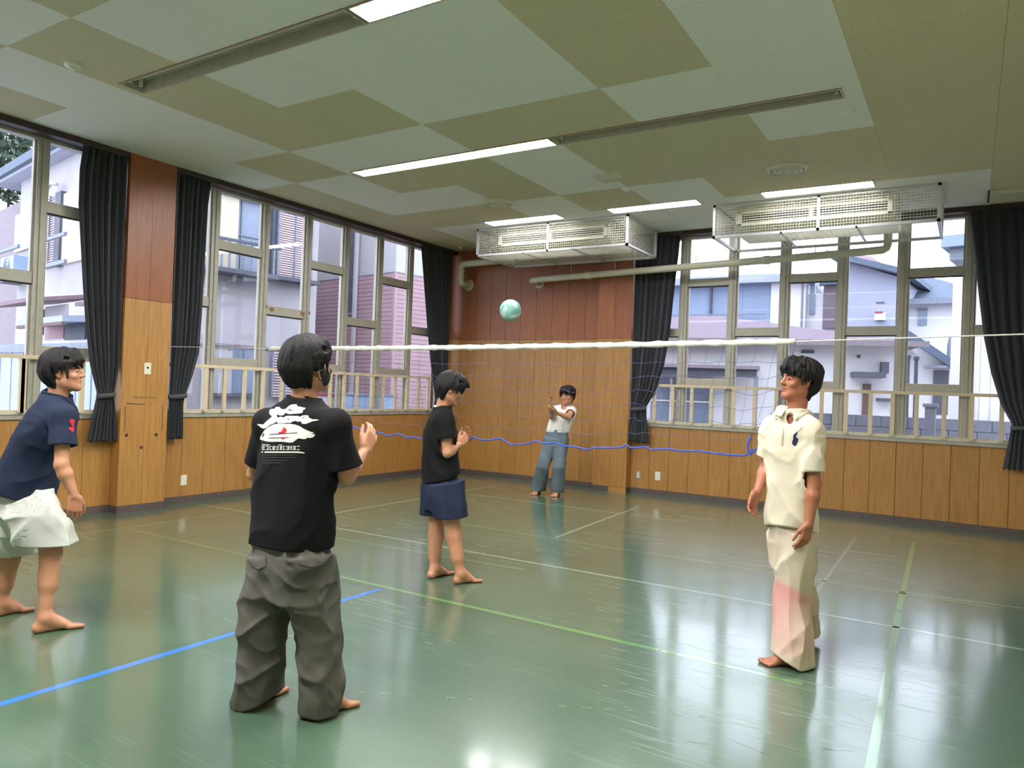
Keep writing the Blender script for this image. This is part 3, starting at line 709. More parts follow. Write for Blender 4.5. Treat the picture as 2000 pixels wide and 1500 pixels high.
# ------------------------------------------------------------------ net
NY = -5.47
net = empty('volleyball_net', (4.4, NY, 1.0), 'sagging volleyball net with white top band and blue bottom rope', 'net')
def npt(px, py): return onp(px, py, 1, NY)
topL, topR = npt(526, 681), npt(1553, 667)
cordR = np.array([XR, NY, 1.955]); cordL = np.array([0.14, NY, 1.852])
MB().tube([cordL, topL], 0.004, 6).build('tension_cord', 'rope_white', net); MB().tube([topR, cordR], 0.0045, 6).build('tension_cord', 'rope_white', net)
nb = 120; vs = []; fs = []
for k in range(nb+1):
    t = k/nb; c = topL+(topR-topL)*t; c = c+np.array([0, 0, -0.012*math.sin(math.pi*t)])
    h = 0.021+0.003*math.sin(k*1.3)+0.002*math.sin(k*2.9+1); wob = 0.006*math.sin(k*0.9)+0.004*math.sin(k*2.2)
    for (dy, dz) in ((-0.008, h), (-0.014, 0), (-0.008, -h), (0.008, -h), (0.014, 0), (0.008, h)): vs.append((c[0], c[1]+dy+wob, c[2]+dz+0.3*wob))
for k in range(nb):
    for j in range(6): fs.append((k*6+j, k*6+(j+1) % 6, (k+1)*6+(j+1) % 6, (k+1)*6+j))
fs += [tuple(range(6)), tuple(nb*6+j for j in range(6))]
simple('net_band', srgb(226, 223, 208), 0.8, 0, 0.16, 22)
MB().add(vs, fs).build('top_band', 'net_band', net, smooth=True)
rope_px = [(548, 826), (600, 832), (640, 834), (683, 836), (691, 834), (705, 840), (717, 838), (740, 845), (760, 852), (778, 847), (795, 855), (808, 853), (820, 856), (840, 855), (870, 860), (905, 863), (917, 860), (925, 853), (938, 859), (952, 860), (978, 856), (990, 864), (1000, 869), (1030, 867), (1047, 861), (1062, 866), (1085, 865), (1100, 871), (1120, 872), (1150, 879), (1160, 874), (1180, 875), (1215, 874), (1222, 868), (1232, 875), (1262, 873), (1272, 879), (1285, 877), (1305, 877), (1330, 881), (1365, 881), (1400, 886), (1430, 889), (1455, 890), (1466, 884), (1478, 876), (1486, 868), (1492, 852)]
rp = [npt(*q) for q in rope_px]
MB().tube(rp, 0.0065, 6).build('bottom_rope', 'rope_blue', net, smooth=True)
MB().tube([npt(1466, 886), npt(1470, 878), npt(1462, 880), npt(1468, 889), npt(1473, 884), npt(1463, 885), npt(1460, 868), npt(1466, 850)], 0.006, 6).build('rope_knot', 'rope_blue', net, smooth=True)
MB().tube([topR, npt(1549, 690), npt(1545, 715), npt(1530, 770), npt(1505, 830), npt(1492, 852)], 0.0035, 6).build('side_cord', 'net_string', net, smooth=True)
# knotted mesh strings between band and rope
ncol, nrow = 44, 7
rx = np.array([p[0] for p in rp]); rz = np.array([p[2] for p in rp])
def mesh_pt(u, v):
    xt = topL[0]+(topR[0]-topL[0])*u; xb = 2.0+(6.80-2.0)*u
    zt = topL[2]+(topR[2]-topL[2])*u-0.03-0.012*math.sin(math.pi*u); zb = float(np.interp(xb, rx, rz)) if xb > rx[0] else rz[0]
    x = xt+(xb-xt)*v; z = zt+(zb-zt)*v
    x += 0.018*math.sin(7*u*6.28+5*v)*math.sin(3.1*v); z += 0.012*math.sin(ncol*u*3.14+v*9)*math.sin(3.14*v)
    return np.array([x, NY+0.03*math.sin(5*u*6.28+2*v)*math.sin(3.14*v), z])
st = MB()
for j in range(1, nrow): st.tube([mesh_pt(k/(ncol*3), j/nrow) for k in range(ncol*3+1)], 0.0013, 4, False)
for i in range(ncol+1): st.tube([mesh_pt(i/ncol, k/14) for k in range(15)], 0.0009, 4, False)
tag(st.build('mesh_strings', 'net_string', net), kind='stuff')

# ------------------------------------------------------------------ ball: eighteen strips
simple('ball_mint', srgb(140, 196, 182), 0.4, 0, 0.05); simple('ball_white', srgb(196, 220, 204), 0.4, 0, 0.05); simple('ball_teal', srgb(112, 176, 166), 0.4, 0, 0.05)
bc = np.array([4.148, -4.5, 2.277]); BR = 0.105
ball = empty('ball', bc-np.array([0, 0, BR]), 'mint green and white rubber volleyball flying above the net', 'ball')
tilt = Matrix.Rotation(0.6, 3, 'Y') @ Matrix.Rotation(0.5, 3, 'X')
faces6 = [((1, 0, 0), (0, 1, 0)), ((-1, 0, 0), (0, 1, 0)), ((0, 1, 0), (0, 0, 1)), ((0, -1, 0), (0, 0, 1)), ((0, 0, 1), (1, 0, 0)), ((0, 0, -1), (1, 0, 0))]
for n_, u_ in faces6:
    n_ = np.array(n_, float); u_ = np.array(u_, float); w_ = np.cross(n_, u_)
    for sidx in range(3):
        a0, a1 = -1+2*sidx/3, -1+2*(sidx+1)/3; nu, nv = 12, 5; vs = []; fs = []
        for i in range(nu+1):
            for j in range(nv+1):
                uu = math.tan((-1+2*i/nu)*math.pi/4); vv = math.tan((a0+(a1-a0)*j/nv)*math.pi/4)
                e = min(i, nu-i, j, nv-j); d = n_+u_*uu+w_*vv; d /= np.linalg.norm(d); R_ = BR*(0.985 if e == 0 else 1.0)
                vs.append(bc+np.array(tilt @ Vector(d))*R_)
        for i in range(nu):
            for j in range(nv): q = i*(nv+1)+j; fs.append((q, q+1, q+nv+2, q+nv+1))
        MB().add(vs, fs).build('ball_strip', ('ball_mint', 'ball_white', 'ball_teal')[sidx], ball, smooth=True)

# ------------------------------------------------------------------ outside: neighbouring houses, shed, walls, trees
GZ = -0.45
simple('ground_asphalt', srgb(172, 170, 170), 0.9)
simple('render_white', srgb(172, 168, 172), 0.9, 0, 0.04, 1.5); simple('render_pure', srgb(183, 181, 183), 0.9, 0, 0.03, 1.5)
simple('render_blue', srgb(142, 158, 183), 0.8, 0, 0.06, 1.2); simple('render_pale', srgb(160, 165, 183), 0.85, 0, 0.05, 1.2)
simple('siding_pink', srgb(172, 144, 150), 0.8, 0, 0.07, 3); simple('siding_back', srgb(86, 63, 70), 0.9)
simple('shutter_cream', srgb(199, 190, 170), 0.7, 0, 0.04); simple('ext_dark', srgb(79, 83, 97), 0.6); simple('ext_grey', srgb(124, 131, 144), 0.6)
simple('ext_glass', srgb(126, 140, 161), 0.25, 0, 0.12, 2.5); simple('roof_slate', srgb(86, 99, 118), 0.7, 0, 0.1, 5); simple('roof_brown', srgb(126, 104, 111), 0.8, 0, 0.12, 6)
simple('louvre_red', srgb(176, 126, 131), 0.6, 0, 0.12, 4); simple('louvre_slat', srgb(192, 181, 185), 0.6); simple('block_grey', srgb(115, 118, 131), 0.9, 0, 0.14, 4)
simple('tank_blue', srgb(147, 169, 201), 0.5, 0, 0.04); simple('shed_blue', srgb(163, 178, 203), 0.6, 0, 0.05, 2); simple('roof_mauve', srgb(112, 96, 108), 0.8, 0, 0.08, 4)
simple('red_plastic', srgb(158, 63, 70), 0.5); simple('wood_weathered', srgb(108, 83, 79), 0.8); simple('ext_mauve', srgb(135, 124, 131), 0.8); simple('bark', srgb(63, 54, 47), 0.9)
m, nt, b = new_mat('leaf'); oi = noise(nt, coords(nt, 'pos'), 3, 2)
nt.links.new(ramp(nt, oi, [(0.3, srgb(40, 56, 46)), (0.7, srgb(74, 92, 70))]), b.inputs['Base Color']); b.inputs['Roughness'].default_value = 0.7
tag(MB().box(-40, 45, -25, 60, GZ-0.2, GZ).build('ground', 'ground_asphalt'), 'pale paved ground between the neighbouring houses outside', kind='structure')

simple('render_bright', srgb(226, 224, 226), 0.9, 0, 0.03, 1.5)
class Facade:
    """vertical wall plane: origin k (x, y), direction angle of +s, outward normal towards the room"""
    def __init__(s, k, ang):
        s.k = np.array([k[0], k[1], 0.0]); a = math.radians(ang); s.e = np.array([math.cos(a), math.sin(a), 0.0])
        n = np.array([-s.e[1], s.e[0], 0.0]); s.n = n if n @ (CAM-s.k) > 0 else -n
    def sz(s, px, py):
        d = ray(px, py); t = ((s.k-CAM) @ s.n)/(d @ s.n); X = CAM+t*d; return float((X-s.k) @ s.e), float(X[2])
    def pt(s, u, z, out=0.0): return s.k+s.e*u+s.n*out+np.array([0, 0, z])
    def box(s, u0, u1, z0, z1, o0, o1, mb=None):
        m = mb or MB(); c = [s.pt(u, z, o) for o in (o0, o1) for z in (z0, z1) for u in (u0, u1)]
        return m.add(c, [(0, 1, 3, 2), (4, 6, 7, 5), (0, 4, 5, 1), (2, 3, 7, 6), (0, 2, 6, 4), (1, 5, 7, 3)])
    def rect(s, px0, py0, px1, py1, o0=0.0, o1=0.05, mb=None):
        """a level box whose left edge shows at px0, right edge at px1, top at py0 and bottom at py1 (taken mid-width)"""
        pm = (px0+px1)/2; z0, z1 = s.sz(pm, py1)[1], s.sz(pm, py0)[1]; u0, u1 = s.sz(px0, (py0+py1)/2)[0], s.sz(px1, (py0+py1)/2)[0]
        return s.box(u0, u1, z0, z1, o0, o1, mb)
def house(k, ang1, len1, ang2, len2, z1, mat, label, name='house', cat='house'):
    """box house from a corner with two face directions; returns root and the two facades"""
    a1, a2 = math.radians(ang1), math.radians(ang2)
    e1 = np.array([math.cos(a1), math.sin(a1)])*len1; e2 = np.array([math.cos(a2), math.sin(a2)])*len2; k = np.array(k[:2], float)
    r = empty(name, (k[0], k[1], GZ), label, cat)
    MB().prism([tuple(k), tuple(k+e1), tuple(k+e1+e2), tuple(k+e2)], GZ, z1).build('wall_block', mat, r)
    return r, Facade(k, ang1), Facade(k, ang2)
A1, A2 = 80.4, 170.4
# --- cream house across the side windows
KA = onp(338, 700, 0, -4.3)
_fb = Facade(KA, A2); ZR_A = _fb.sz(100, 326)[1]; L2A = _fb.sz(36, 500)[0]
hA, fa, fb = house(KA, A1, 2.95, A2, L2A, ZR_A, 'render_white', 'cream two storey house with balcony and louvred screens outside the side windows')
def prt(fc, name, mat, r, px0, py0, px1, py1, o0=0.0, o1=0.05, parent_bevel=0): return fc.rect(px0, py0, px1, py1, o0, o1).build(name, mat, r)
prt(fa, 'shutter_box', 'shutter_cream', hA, 425, 384, 459, 532, 0, 0.12)
wn = prt(fa, 'window', 'ext_glass', hA, 459, 393, 513, 534, 0, 0.04)
for (a, b_, c, d) in ((459, 393, 462, 534), (467, 393, 469, 534), (510, 396, 513, 534), (459, 462, 513, 465)): prt(fa, 'window_bar', 'ext_grey', wn, a, b_, c, d, 0.04, 0.07)
prt(fa, 'window_hood', 'ext_dark', hA, 425, 384, 515, 390, 0, 0.2)
u0, z0 = fa.sz(430, 529); u1, _ = fa.sz(520, 529)
fa.box(u0-0.5, u1, z0-0.08, z0, 0, 0.55).build('balcony_slab', 'ext_dark', hA)
rl = fa.box(u0-0.5, u1, z0+0.5, z0+0.55, 0.48, 0.54).build('balcony_rail', 'ext_dark', hA)
for k in range(9): uu = u0-0.4+k*(u1-u0+0.4)/9; fa.box(uu, uu+0.03, z0, z0+0.5, 0.49, 0.53).build('baluster', 'ext_grey', rl)
def louvre_screen(fc, px0, py0, px1, py1, r, o=0.1, nsl=30):
    pm = (px0+px1)/2; z0, z1 = fc.sz(pm, py1)[1], fc.sz(pm, py0)[1]; u0, u1 = fc.sz(px0, (py0+py1)/2)[0], fc.sz(px1, (py0+py1)/2)[0]
    bk = fc.box(u0, u1, z0, z1, o-0.04, o).build('louvre_panel', 'louvre_red', r)
    sl = MB()
    for k in range(nsl): z = z0+(k+0.5)*(z1-z0)/nsl; fc.box(u0, u1, z-(z1-z0)/nsl*0.28, z+(z1-z0)/nsl*0.28, o, o+0.035, sl)
    tag(sl.build('louvre_slats', 'louvre_slat', bk), kind='stuff')
    for q in (u0-0.03, (u0+u1)/2-0.015, u1): fc.box(q, q+0.03, z0, z1, o, o+0.06).build('louvre_stile', 'ext_grey', bk)
louvre_screen(fa, 537, 396, 600, 546, hA, 0.12, 34)
prt(fa, 'screen_post', 'ext_dark', hA, 527, 396, 535, 546, 0, 0.1)
prt(fa, 'screen_ledge', 'ext_dark', hA, 524, 546, 606, 553, 0, 0.35)
prt(fa, 'storey_band', 'ext_mauve', hA, 345, 674, 606, 679, 0, 0.06)
prt(fa, 'shutter_box', 'render_white', hA, 400, 684, 447, 768, 0.0, 0.12)
w2_ = prt(fa, 'window', 'ext_glass', hA, 447, 682, 502, 768, 0, 0.03)
prt(fa, 'window_bar', 'ext_grey', w2_, 473, 682, 475, 768, 0.03, 0.06); prt(fa, 'window_sill', 'ext_dark', hA, 400, 768, 504, 774, 0, 0.15)
louvre_screen(fa, 526, 688, 572, 776, hA, 0.1, 17)
# side turned towards the nearer window
prt(fb, 'cream_shutter', 'shutter_cream', hA, 127, 372, 170, 512, 0, 0.06); prt(fb, 'dark_post', 'ext_dark', hA, 117, 378, 127, 520, 0, 0.12)
louvre_screen(fb, 93, 386, 116, 522, hA, 0.05, 30)
pz = [fb.sz(*q) for q in ((131, 364), (120, 362), (112, 372), (109, 400), (104, 480), (102, 500), (96, 508))]
MB().tube([fb.pt(u, z, 0.22) for u, z in pz], 0.045, 8).build('drain_pipe', 'render_pure', hA, smooth=True)
for (a, b_, c, d) in ((104, 470, 170, 476), (96, 521, 170, 528), (30, 490, 75, 496)): prt(fb, 'rail', 'ext_grey', hA, a, b_, c, d, 0.4, 0.46)
prt(fb, 'cream_shutter', 'shutter_cream', hA, 33, 415, 70, 488, 0, 0.05)
# roof slab with deep eaves
ka = np.array(KA[:2]); E1 = np.array([math.cos(math.radians(A1)), math.sin(math.radians(A1))]); E2 = np.array([math.cos(math.radians(A2)), math.sin(math.radians(A2))])
zr = ZR_A-0.02
ov = float((onp(100, 303, 2, zr)-fb.k) @ fb.n)
poly = [ka-E1*ov-E2*ov, ka+E1*(2.95+0.1)-E2*ov, ka+E1*(2.95+0.1)+E2*(L2A+1.2), ka-E1*ov+E2*(L2A+1.2)]
MB().prism([tuple(p) for p in poly], zr+0.02, zr+0.10).build('soffit', 'render_pale', hA)
poly2 = [p for p in poly]
MB().prism([tuple(p-E1*0.06-E2*0.06 if i == 0 else p) for i, p in enumerate([poly[0]-E1*0.1-E2*0.1, poly[1]-E2*0.1, poly[2], poly[3]-E1*0.1])], zr+0.10, zr+0.32).build('fascia', 'roof_slate', hA)
ctr = (poly[0]+poly[2])/2
vs = [(*p, zr+0.32) for p in poly]+[(*(ctr-E2*2.4), zr+0.7), (*(ctr+E2*2.4), zr+0.7)]
MB().add(vs, [(0, 1, 4), (1, 2, 5, 4), (2, 3, 5), (3, 0, 4, 5), (0, 3, 2, 1)]).build('roof', 'roof_slate', hA)
fb.box(L2A, L2A+7.0, GZ, fb.sz(14, 400)[1], -3.0, -0.1).build('rear_wing', 'ext_mauve', hA)
# outdoor unit
ux, uz = fb.sz(36, 553); ux2, uz2 = fb.sz(64, 503)
oc = fb.pt((ux+ux2)/2, uz, 0.3); od = empty('outdoor_unit', oc, 'white outdoor air conditioner fan unit bracketed on the cream house', 'air conditioner')
fb.box(min(ux, ux2), max(ux, ux2), uz, uz2, 0.08, 0.42).build('casing', 'tank_blue', od)
fcx = fb.pt((ux+ux2)/2, (uz+uz2)/2, 0.425)
ring = MB()
for rr in (0.26, 0.17, 0.08): ring.tube([fcx+fb.e*rr*math.cos(t)+np.array([0, 0, rr*math.sin(t)]) for t in np.linspace(0, 2*math.pi, 25)], 0.012, 5, False)
ring.build('fan_grille', 'ext_grey', od)
fb.box(min(ux, ux2)-0.05, max(ux, ux2)+0.05, uz-0.06, uz, 0.0, 0.46).build('bracket', 'ext_dark', od)
# lean-to roofs of the low annexe in front of the cream house
KN = onp(170, 700, 0, -3.5); an, na, nb_ = house(KN, A1, 0.5, A2, 4.6, 1.5, 'render_white', 'low pinkish annexe with lavender lean-to roof outside the nearer side window', 'annexe', 'house')
u_, zt = nb_.sz(160, 604); u2, zb = nb_.sz(100, 630)
pr = [nb_.pt(-0.3, zt-0.0, -1.4), nb_.pt(1.9, zt, -1.4), nb_.pt(1.9, zb, 0.45), nb_.pt(-0.3, zb, 0.45)]
lt = MB().add([p for p in pr]+[p-np.array([0, 0, 0.09]) for p in pr], [(0, 1, 2, 3), (7, 6, 5, 4), (0, 4, 5, 1), (1, 5, 6, 2), (2, 6, 7, 3), (3, 7, 4, 0)]).build('lean_to_roof', 'render_pale', an)
nb_.box(-0.3, 1.9, zb-0.14, zb-0.09, 0.40, 0.46).build('roof_edge', 'wood_weathered', lt)
nb_.rect(92, 634, 128, 662, 0.0, 0.03).build('plank_wall', 'louvre_red', an); nb_.rect(130, 630, 170, 664, 0, 0.03).build('window', 'ext_dark', an)
nb_.rect(22, 590, 60, 660, -0.6, -0.55).build('back_wall', 'render_white', an); nb_.rect(0, 600, 20, 650, -0.6, -0.5).build('window', 'ext_dark', an)
def slope_roof(fc, px0, px1, pyt, pyb, o0, o1, mat, name):
    u0, zb_ = fc.sz(px0, pyb); u1, _ = fc.sz(px1, pyb); zt_ = fc.sz((px0+px1)/2, pyt)[1]; zb_ = fc.sz((px0+px1)/2, pyb)[1]
    q = [fc.pt(u0, zt_, o0), fc.pt(u1, zt_, o0), fc.pt(u1, zb_, o1), fc.pt(u0, zb_, o1)]
    MB().add(q+[p-np.array([0, 0, 0.07]) for p in q], [(0, 1, 2, 3), (7, 6, 5, 4), (0, 4, 5, 1), (1, 5, 6, 2), (2, 6, 7, 3), (3, 7, 4, 0)]).build(name, mat, an)
slope_roof(nb_, -20, 64, 566, 590, -1.2, 0.1, 'roof_brown', 'tile_roof'); slope_roof(nb_, 84, 136, 562, 580, -1.6, -0.5, 'roof_mauve', 'tile_roof')
# pale blue shed right outside
KS = onp(232, 720, 0, -1.5); shd, sa, sb = house(KS, 84, 0.45, 174, 5.0, float(onp(120, 664, 0, -1.6)[2]), 'shed_blue', 'pale blue metal shed right outside the nearer side window', 'shed', 'shed')
zt = float(onp(120, 664, 0, -1.6)[2]); sb.box(-0.06, 5.0, zt-0.11, zt+0.02, 0.0, 0.06).build('roof_edge', 'ext_grey', shd)
for k in range(9): sb.box(0.3+k*0.5, 0.315+k*0.5, GZ, zt-0.11, 0, 0.012).build('seam', 'render_pale', shd)
# tree beyond the cream house
def tree(base, hgt, rad, n, seed, label):
    rg = np.random.default_rng(seed); r = empty('tree', base, label, 'tree')
    MB().tube([np.array(base), np.array(base)+[0.1, 0.1, hgt*0.5], np.array(base)+[0.0, 0.2, hgt*0.85]], [0.16, 0.12, 0.05], 8).build('trunk', 'bark', r, smooth=True)
    vs = []; fs = []
    c0 = np.array(base)+[0, 0, hgt]
    for k in range(n):
        d = rg.normal(size=3); d /= np.linalg.norm(d); c = c0+d*rad*rg.uniform(0.25, 1.0)**0.5*np.array([1, 1, 0.75])
        a = rg.normal(size=3); a /= np.linalg.norm(a); b2 = np.cross(a, rg.normal(size=3)); b2 /= np.linalg.norm(b2); s_ = rg.uniform(0.09, 0.2)
        o = len(vs); vs += [c-a*s_*1.6, c+b2*s_*0.6, c+a*s_*1.6, c-b2*s_*0.6]; fs.append((o, o+1, o+2, o+3))
    lf = MB().add(vs, fs).build('foliage', 'leaf', r); lf['kind'] = 'stuff'
tb = at(12, 292, 34.0); tree((tb[0], tb[1], GZ), float(tb[2]-GZ), 3.2, 4200, 3, 'leafy dark tree rising behind the cream house')
# --- pink sided house
KB = onp(770, 600, 0, -3.1)
zs_ = None
hB, ba, bb2 = house(KB, A1, 6.0, A2, 7.0, 8.0, 'render_pure', 'tall house with pink horizontal siding below white walls outside the farther side window')
zs_ = ba.sz(771, 532)[1]
for fc, L in ((ba, 6.0), (bb2, 7.0)):
    fc.box(0.0, L, GZ, zs_, 0.0, 0.012).build('siding_backing', 'siding_back', hB)
    nP = int((zs_-GZ)/0.098)
    for k in range(nP):
        z0 = zs_-(k+1)*0.098
        fc.box(-0.02 if fc is ba else 0.0, L, z0+0.004, z0+0.094, 0.012, 0.026).build('siding_plank', 'siding_pink', hB)
MB().prism([tuple(KB[:2]+ba.n[:2]*0.03+bb2.n[:2]*0.03), tuple(KB[:2]+ba.e[:2]*0.05+ba.n[:2]*0.03), tuple(KB[:2]), tuple(KB[:2]+bb2.e[:2]*0.05+bb2.n[:2]*0.03)], GZ, zs_).build('corner_trim', 'siding_pink', hB)
for fc, L in ((ba, 6.0), (bb2, 7.0)): fc.box(0, L, zs_, zs_+0.02, 0, 0.035).build('drip_edge', 'ext_grey', hB)
wn = bb2.rect(684, 445, 698, 612, 0.0, 0.06).build('tall_window', 'ext_dark', hB); bb2.rect(682, 612, 700, 616, 0, 0.12).build('window_sill', 'ext_grey', hB)
u, _ = bb2.sz(703, 500); bb2.box(u-0.04, u+0.04, GZ, 6.5, 0.06, 0.14).build('downpipe', 'render_pure', hB)
bb2.rect(611, 612, 618, 632, 0.03, 0.12).build('meter_box', 'ext_dark', hB)
# things standing between the houses
def wbox(px0, px1, pytop, xpl, dep, name, mat, label, cat, lid='ext_grey', pybot=None):
    a = onp(px0, 790, 0, xpl); b_ = onp(px1, 790, 0, xpl); zt = float(onp((px0+px1)/2, pytop, 0, xpl)[2]); r = empty(name, (xpl, (a[1]+b_[1])/2, GZ), label, cat)
    MB().box(xpl-dep, xpl, a[1], b_[1], GZ, zt-0.04).build('body', mat, r, bevel=0.01)
    MB().box(xpl-dep-0.02, xpl+0.02, a[1]-0.02, b_[1]+0.02, zt-0.04, zt).build('lid', lid, r)
wbox(688, 722, 769, -1.6, 0.5, 'storage_bin', 'tank_blue', 'pale blue bin with grey lid standing by the pink house, nearer', 'bin')
wbox(743, 769, 770, -1.6, 0.4, 'storage_bin', 'tank_blue', 'pale blue bin with grey lid standing by the pink house corner', 'bin')
wbox(640, 662, 769, -1.4, 0.35, 'storage_bin', 'render_pure', 'white bin with a red lid outside the side window', 'bin', 'red_plastic')

# --- houses beyond the far window
# low white house with mauve hip roof
FH = Facade(onp(1290, 720, 1, 6.0), 14.9)
uR, _ = FH.sz(1750, 750); zE = FH.sz(1560, 668)[1]
hH = empty('house', (*FH.k[:2], GZ), 'low white house with mauve hipped roof outside the far window', 'house')
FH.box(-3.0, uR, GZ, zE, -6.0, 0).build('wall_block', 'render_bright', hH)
ua, za = FH.sz(1390, 617); 
rv = [FH.pt(-3.4, zE, 0.5), FH.pt(uR+0.5, zE-0.05, 0.5), FH.pt(uR+0.5, zE-0.05, -6.5), FH.pt(-3.4, zE, -6.5)]
da = 3.0; kx = (np.linalg.norm(FH.pt(ua, za, -da)[:2]-CAM[:2]))/np.linalg.norm(FH.pt(ua, za, 0)[:2]-CAM[:2])
za2 = 1.508+(za-1.508)*kx; ua2 = FH.sz(1390, 617)[0]
apex = CAM+(FH.pt(ua, za, 0)-CAM)*kx; rid = apex-FH.e*0.6; rid2 = apex+FH.e*0.2
MB().add(rv+[rid, rid2], [(0, 1, 5, 4), (1, 2, 5), (2, 3, 4, 5), (3, 0, 4), (3, 2, 1, 0)]).build('roof', 'roof_mauve', hH)
FH.box(-3.4, uR+0.5, zE-0.10, zE+0.02, 0.45, 0.55).build('gutter', 'ext_mauve', hH)
def fp(name, mat, px0, py0, px1, py1, o0=0, o1=0.05, par=None): return FH.rect(px0, py0, px1, py1, o0, o1).build(name, mat, par or hH)
fp('porch_roof', 'ext_mauve', 1270, 716, 1482, 722, 0, 1.0); fp('porch_beam', 'ext_dark', 1270, 722, 1476, 736, 0.75, 0.9); fp('porch_post', 'ext_grey', 1469, 736, 1477, 845, 0.75, 0.9)
pw = fp('porch_window', 'ext_glass', 1272, 738, 1392, 840, 0.0, 0.05)
for px in (1310, 1352, 1391): fp('window_bar', 'render_bright', px-2, 738, px+2, 840, 0.05, 0.09, pw)
fp('window_bar', 'render_bright', 1272, 782, 1392, 785, 0.05, 0.09, pw); fp('wall_vent', 'ext_dark', 1565, 684, 1590, 690, 0, 0.04)
fp('door_canopy', 'ext_dark', 1661, 728, 1722, 738, 0, 0.5); fp('door', 'wood_weathered', 1684, 750, 1700, 812, 0, 0.05); fp('round_vent', 'ext_dark', 1674, 693, 1680, 699, 0, 0.04)
fp('vent_hood', 'ext_dark', 1718, 708, 1732, 730, 0, 0.25); fp('meter_canopy', 'ext_dark', 1711, 778, 1741, 784, 0, 0.3)
# blue two storey house behind
FD = Facade(onp(1300, 600, 1, 13.0), 3.0)
hD = empty('house', (*FD.k[:2], GZ), 'pale blue two storey house behind the mauve hipped roof', 'house')
zt = FD.sz(1440, 557)[1]; u0 = FD.sz(1250, 600)[0]; u1 = FD.sz(1506, 600)[0]; u2 = FD.sz(1574, 600)[0]; u3 = FD.sz(1640, 600)[0]
FD.box(u0, u1, GZ, zt, -5, 0).build('wall_block', 'render_blue', hD); FD.box(u1, u2, GZ, zt+0.02, -5, 0.1).build('white_wing', 'render_bright', hD); FD.box(u2, u3, GZ, zt-0.3, -5, -0.3).build('side_wing', 'render_bright', hD)
FD.box(u0-0.2, u2+0.2, zt, zt+0.16, -5.3, 0.45).build('eave', 'render_pale', hD)
ev = [FD.pt(u0-0.2, zt+0.16, 0.45), FD.pt(u2+0.2, zt+0.16, 0.45), FD.pt(u2+0.2, zt+0.16, -5.3), FD.pt(u0-0.2, zt+0.16, -5.3), FD.pt(u0+1, zt+0.75, -2.6), FD.pt(u2-1, zt+0.75, -2.6)]
MB().add(ev, [(0, 1, 5, 4), (1, 2, 5), (2, 3, 4, 5), (3, 0, 4), (3, 2, 1, 0)]).build('roof', 'roof_slate', hD)
def fd(name, mat, px0, py0, px1, py1, o0=0, o1=0.05): return FD.rect(px0, py0, px1, py1, o0, o1).build(name, mat, hD)
fd('downpipe', 'ext_dark', 1387, 562, 1391, 640, 0, 0.1); fd('rail', 'ext_grey', 1280, 616, 1500, 618, 0.3, 0.36); fd('rail', 'ext_grey', 1280, 627, 1500, 629, 0.3, 0.36); fd('wall_joint', 'render_pale', 1447, 562, 1449, 640, 0, 0.04)
fd('tall_window', 'ext_glass', 1580, 548, 1590, 612, -0.3, -0.22); fd('brown_wall', 'ext_mauve', 1606, 550, 1640, 640, -0.3, -0.2); fd('roof_edge', 'roof_slate', 1600, 545, 1640, 556, -0.3, 0.0); fd('corner_trim', 'ext_grey', 1566, 550, 1569, 645, 0.1, 0.16)
# pale lavender gabled house
FE = Facade(onp(1655, 600, 1, 11.5), -6.0)
hE = empty('house', (*FE.k[:2], GZ), 'pale lavender house with slate eave in the middle of the far window', 'house')
uA, zA = FE.sz(1645, 508); uB, zB = FE.sz(1762, 543)
gv = [FE.pt(u, z, o) for o in (0, -6) for u, z in ((uA, GZ), (uB, GZ), (uB, zB), (uA, zA))]
MB().add(gv, [(0, 1, 2, 3), (7, 6, 5, 4), (0, 4, 5, 1), (1, 5, 6, 2), (2, 6, 7, 3), (3, 7, 4, 0)]).build('wall_block', 'render_pale', hE)
rv = [FE.pt(uA-0.3, zA+0.06, 0.5), FE.pt(uB+0.3, zB-0.04, 0.5), FE.pt(uB+0.3, zB-0.04, -6.3), FE.pt(uA-0.3, zA+0.06, -6.3)]
MB().add(rv+[p+np.array([0, 0, 0.16]) for p in rv], [(3, 2, 1, 0), (4, 5, 6, 7), (0, 1, 5, 4), (1, 2, 6, 5), (2, 3, 7, 6), (3, 0, 4, 7)]).build('eave', 'roof_slate', hE)
uC, zC = FE.sz(1700, 500); rr = [FE.pt(uA-0.2, zA+0.2, 0.2), FE.pt(uB+0.2, zB+0.1, 0.2), FE.pt(uB-0.6, zB+0.55, -2.5), FE.pt(uA+0.2, zA+0.5, -2.5)]
MB().add(rr+[FE.pt(uA-0.2, zA+0.1, -6), FE.pt(uB+0.2, zB, -6)], [(0, 1, 2, 3), (3, 2, 5, 4)]).build('roof', 'roof_brown', hE)
FE.rect(1711, 612, 1730, 626, 0, 0.2).build('wall_box', 'render_bright', hE); FE.rect(1712, 590, 1728, 592, 0, 0.04).build('vent_slot', 'ext_dark', hE); FE.rect(1712, 610, 1728, 613, 0.2, 0.24).build('red_mark', 'red_plastic', hE)
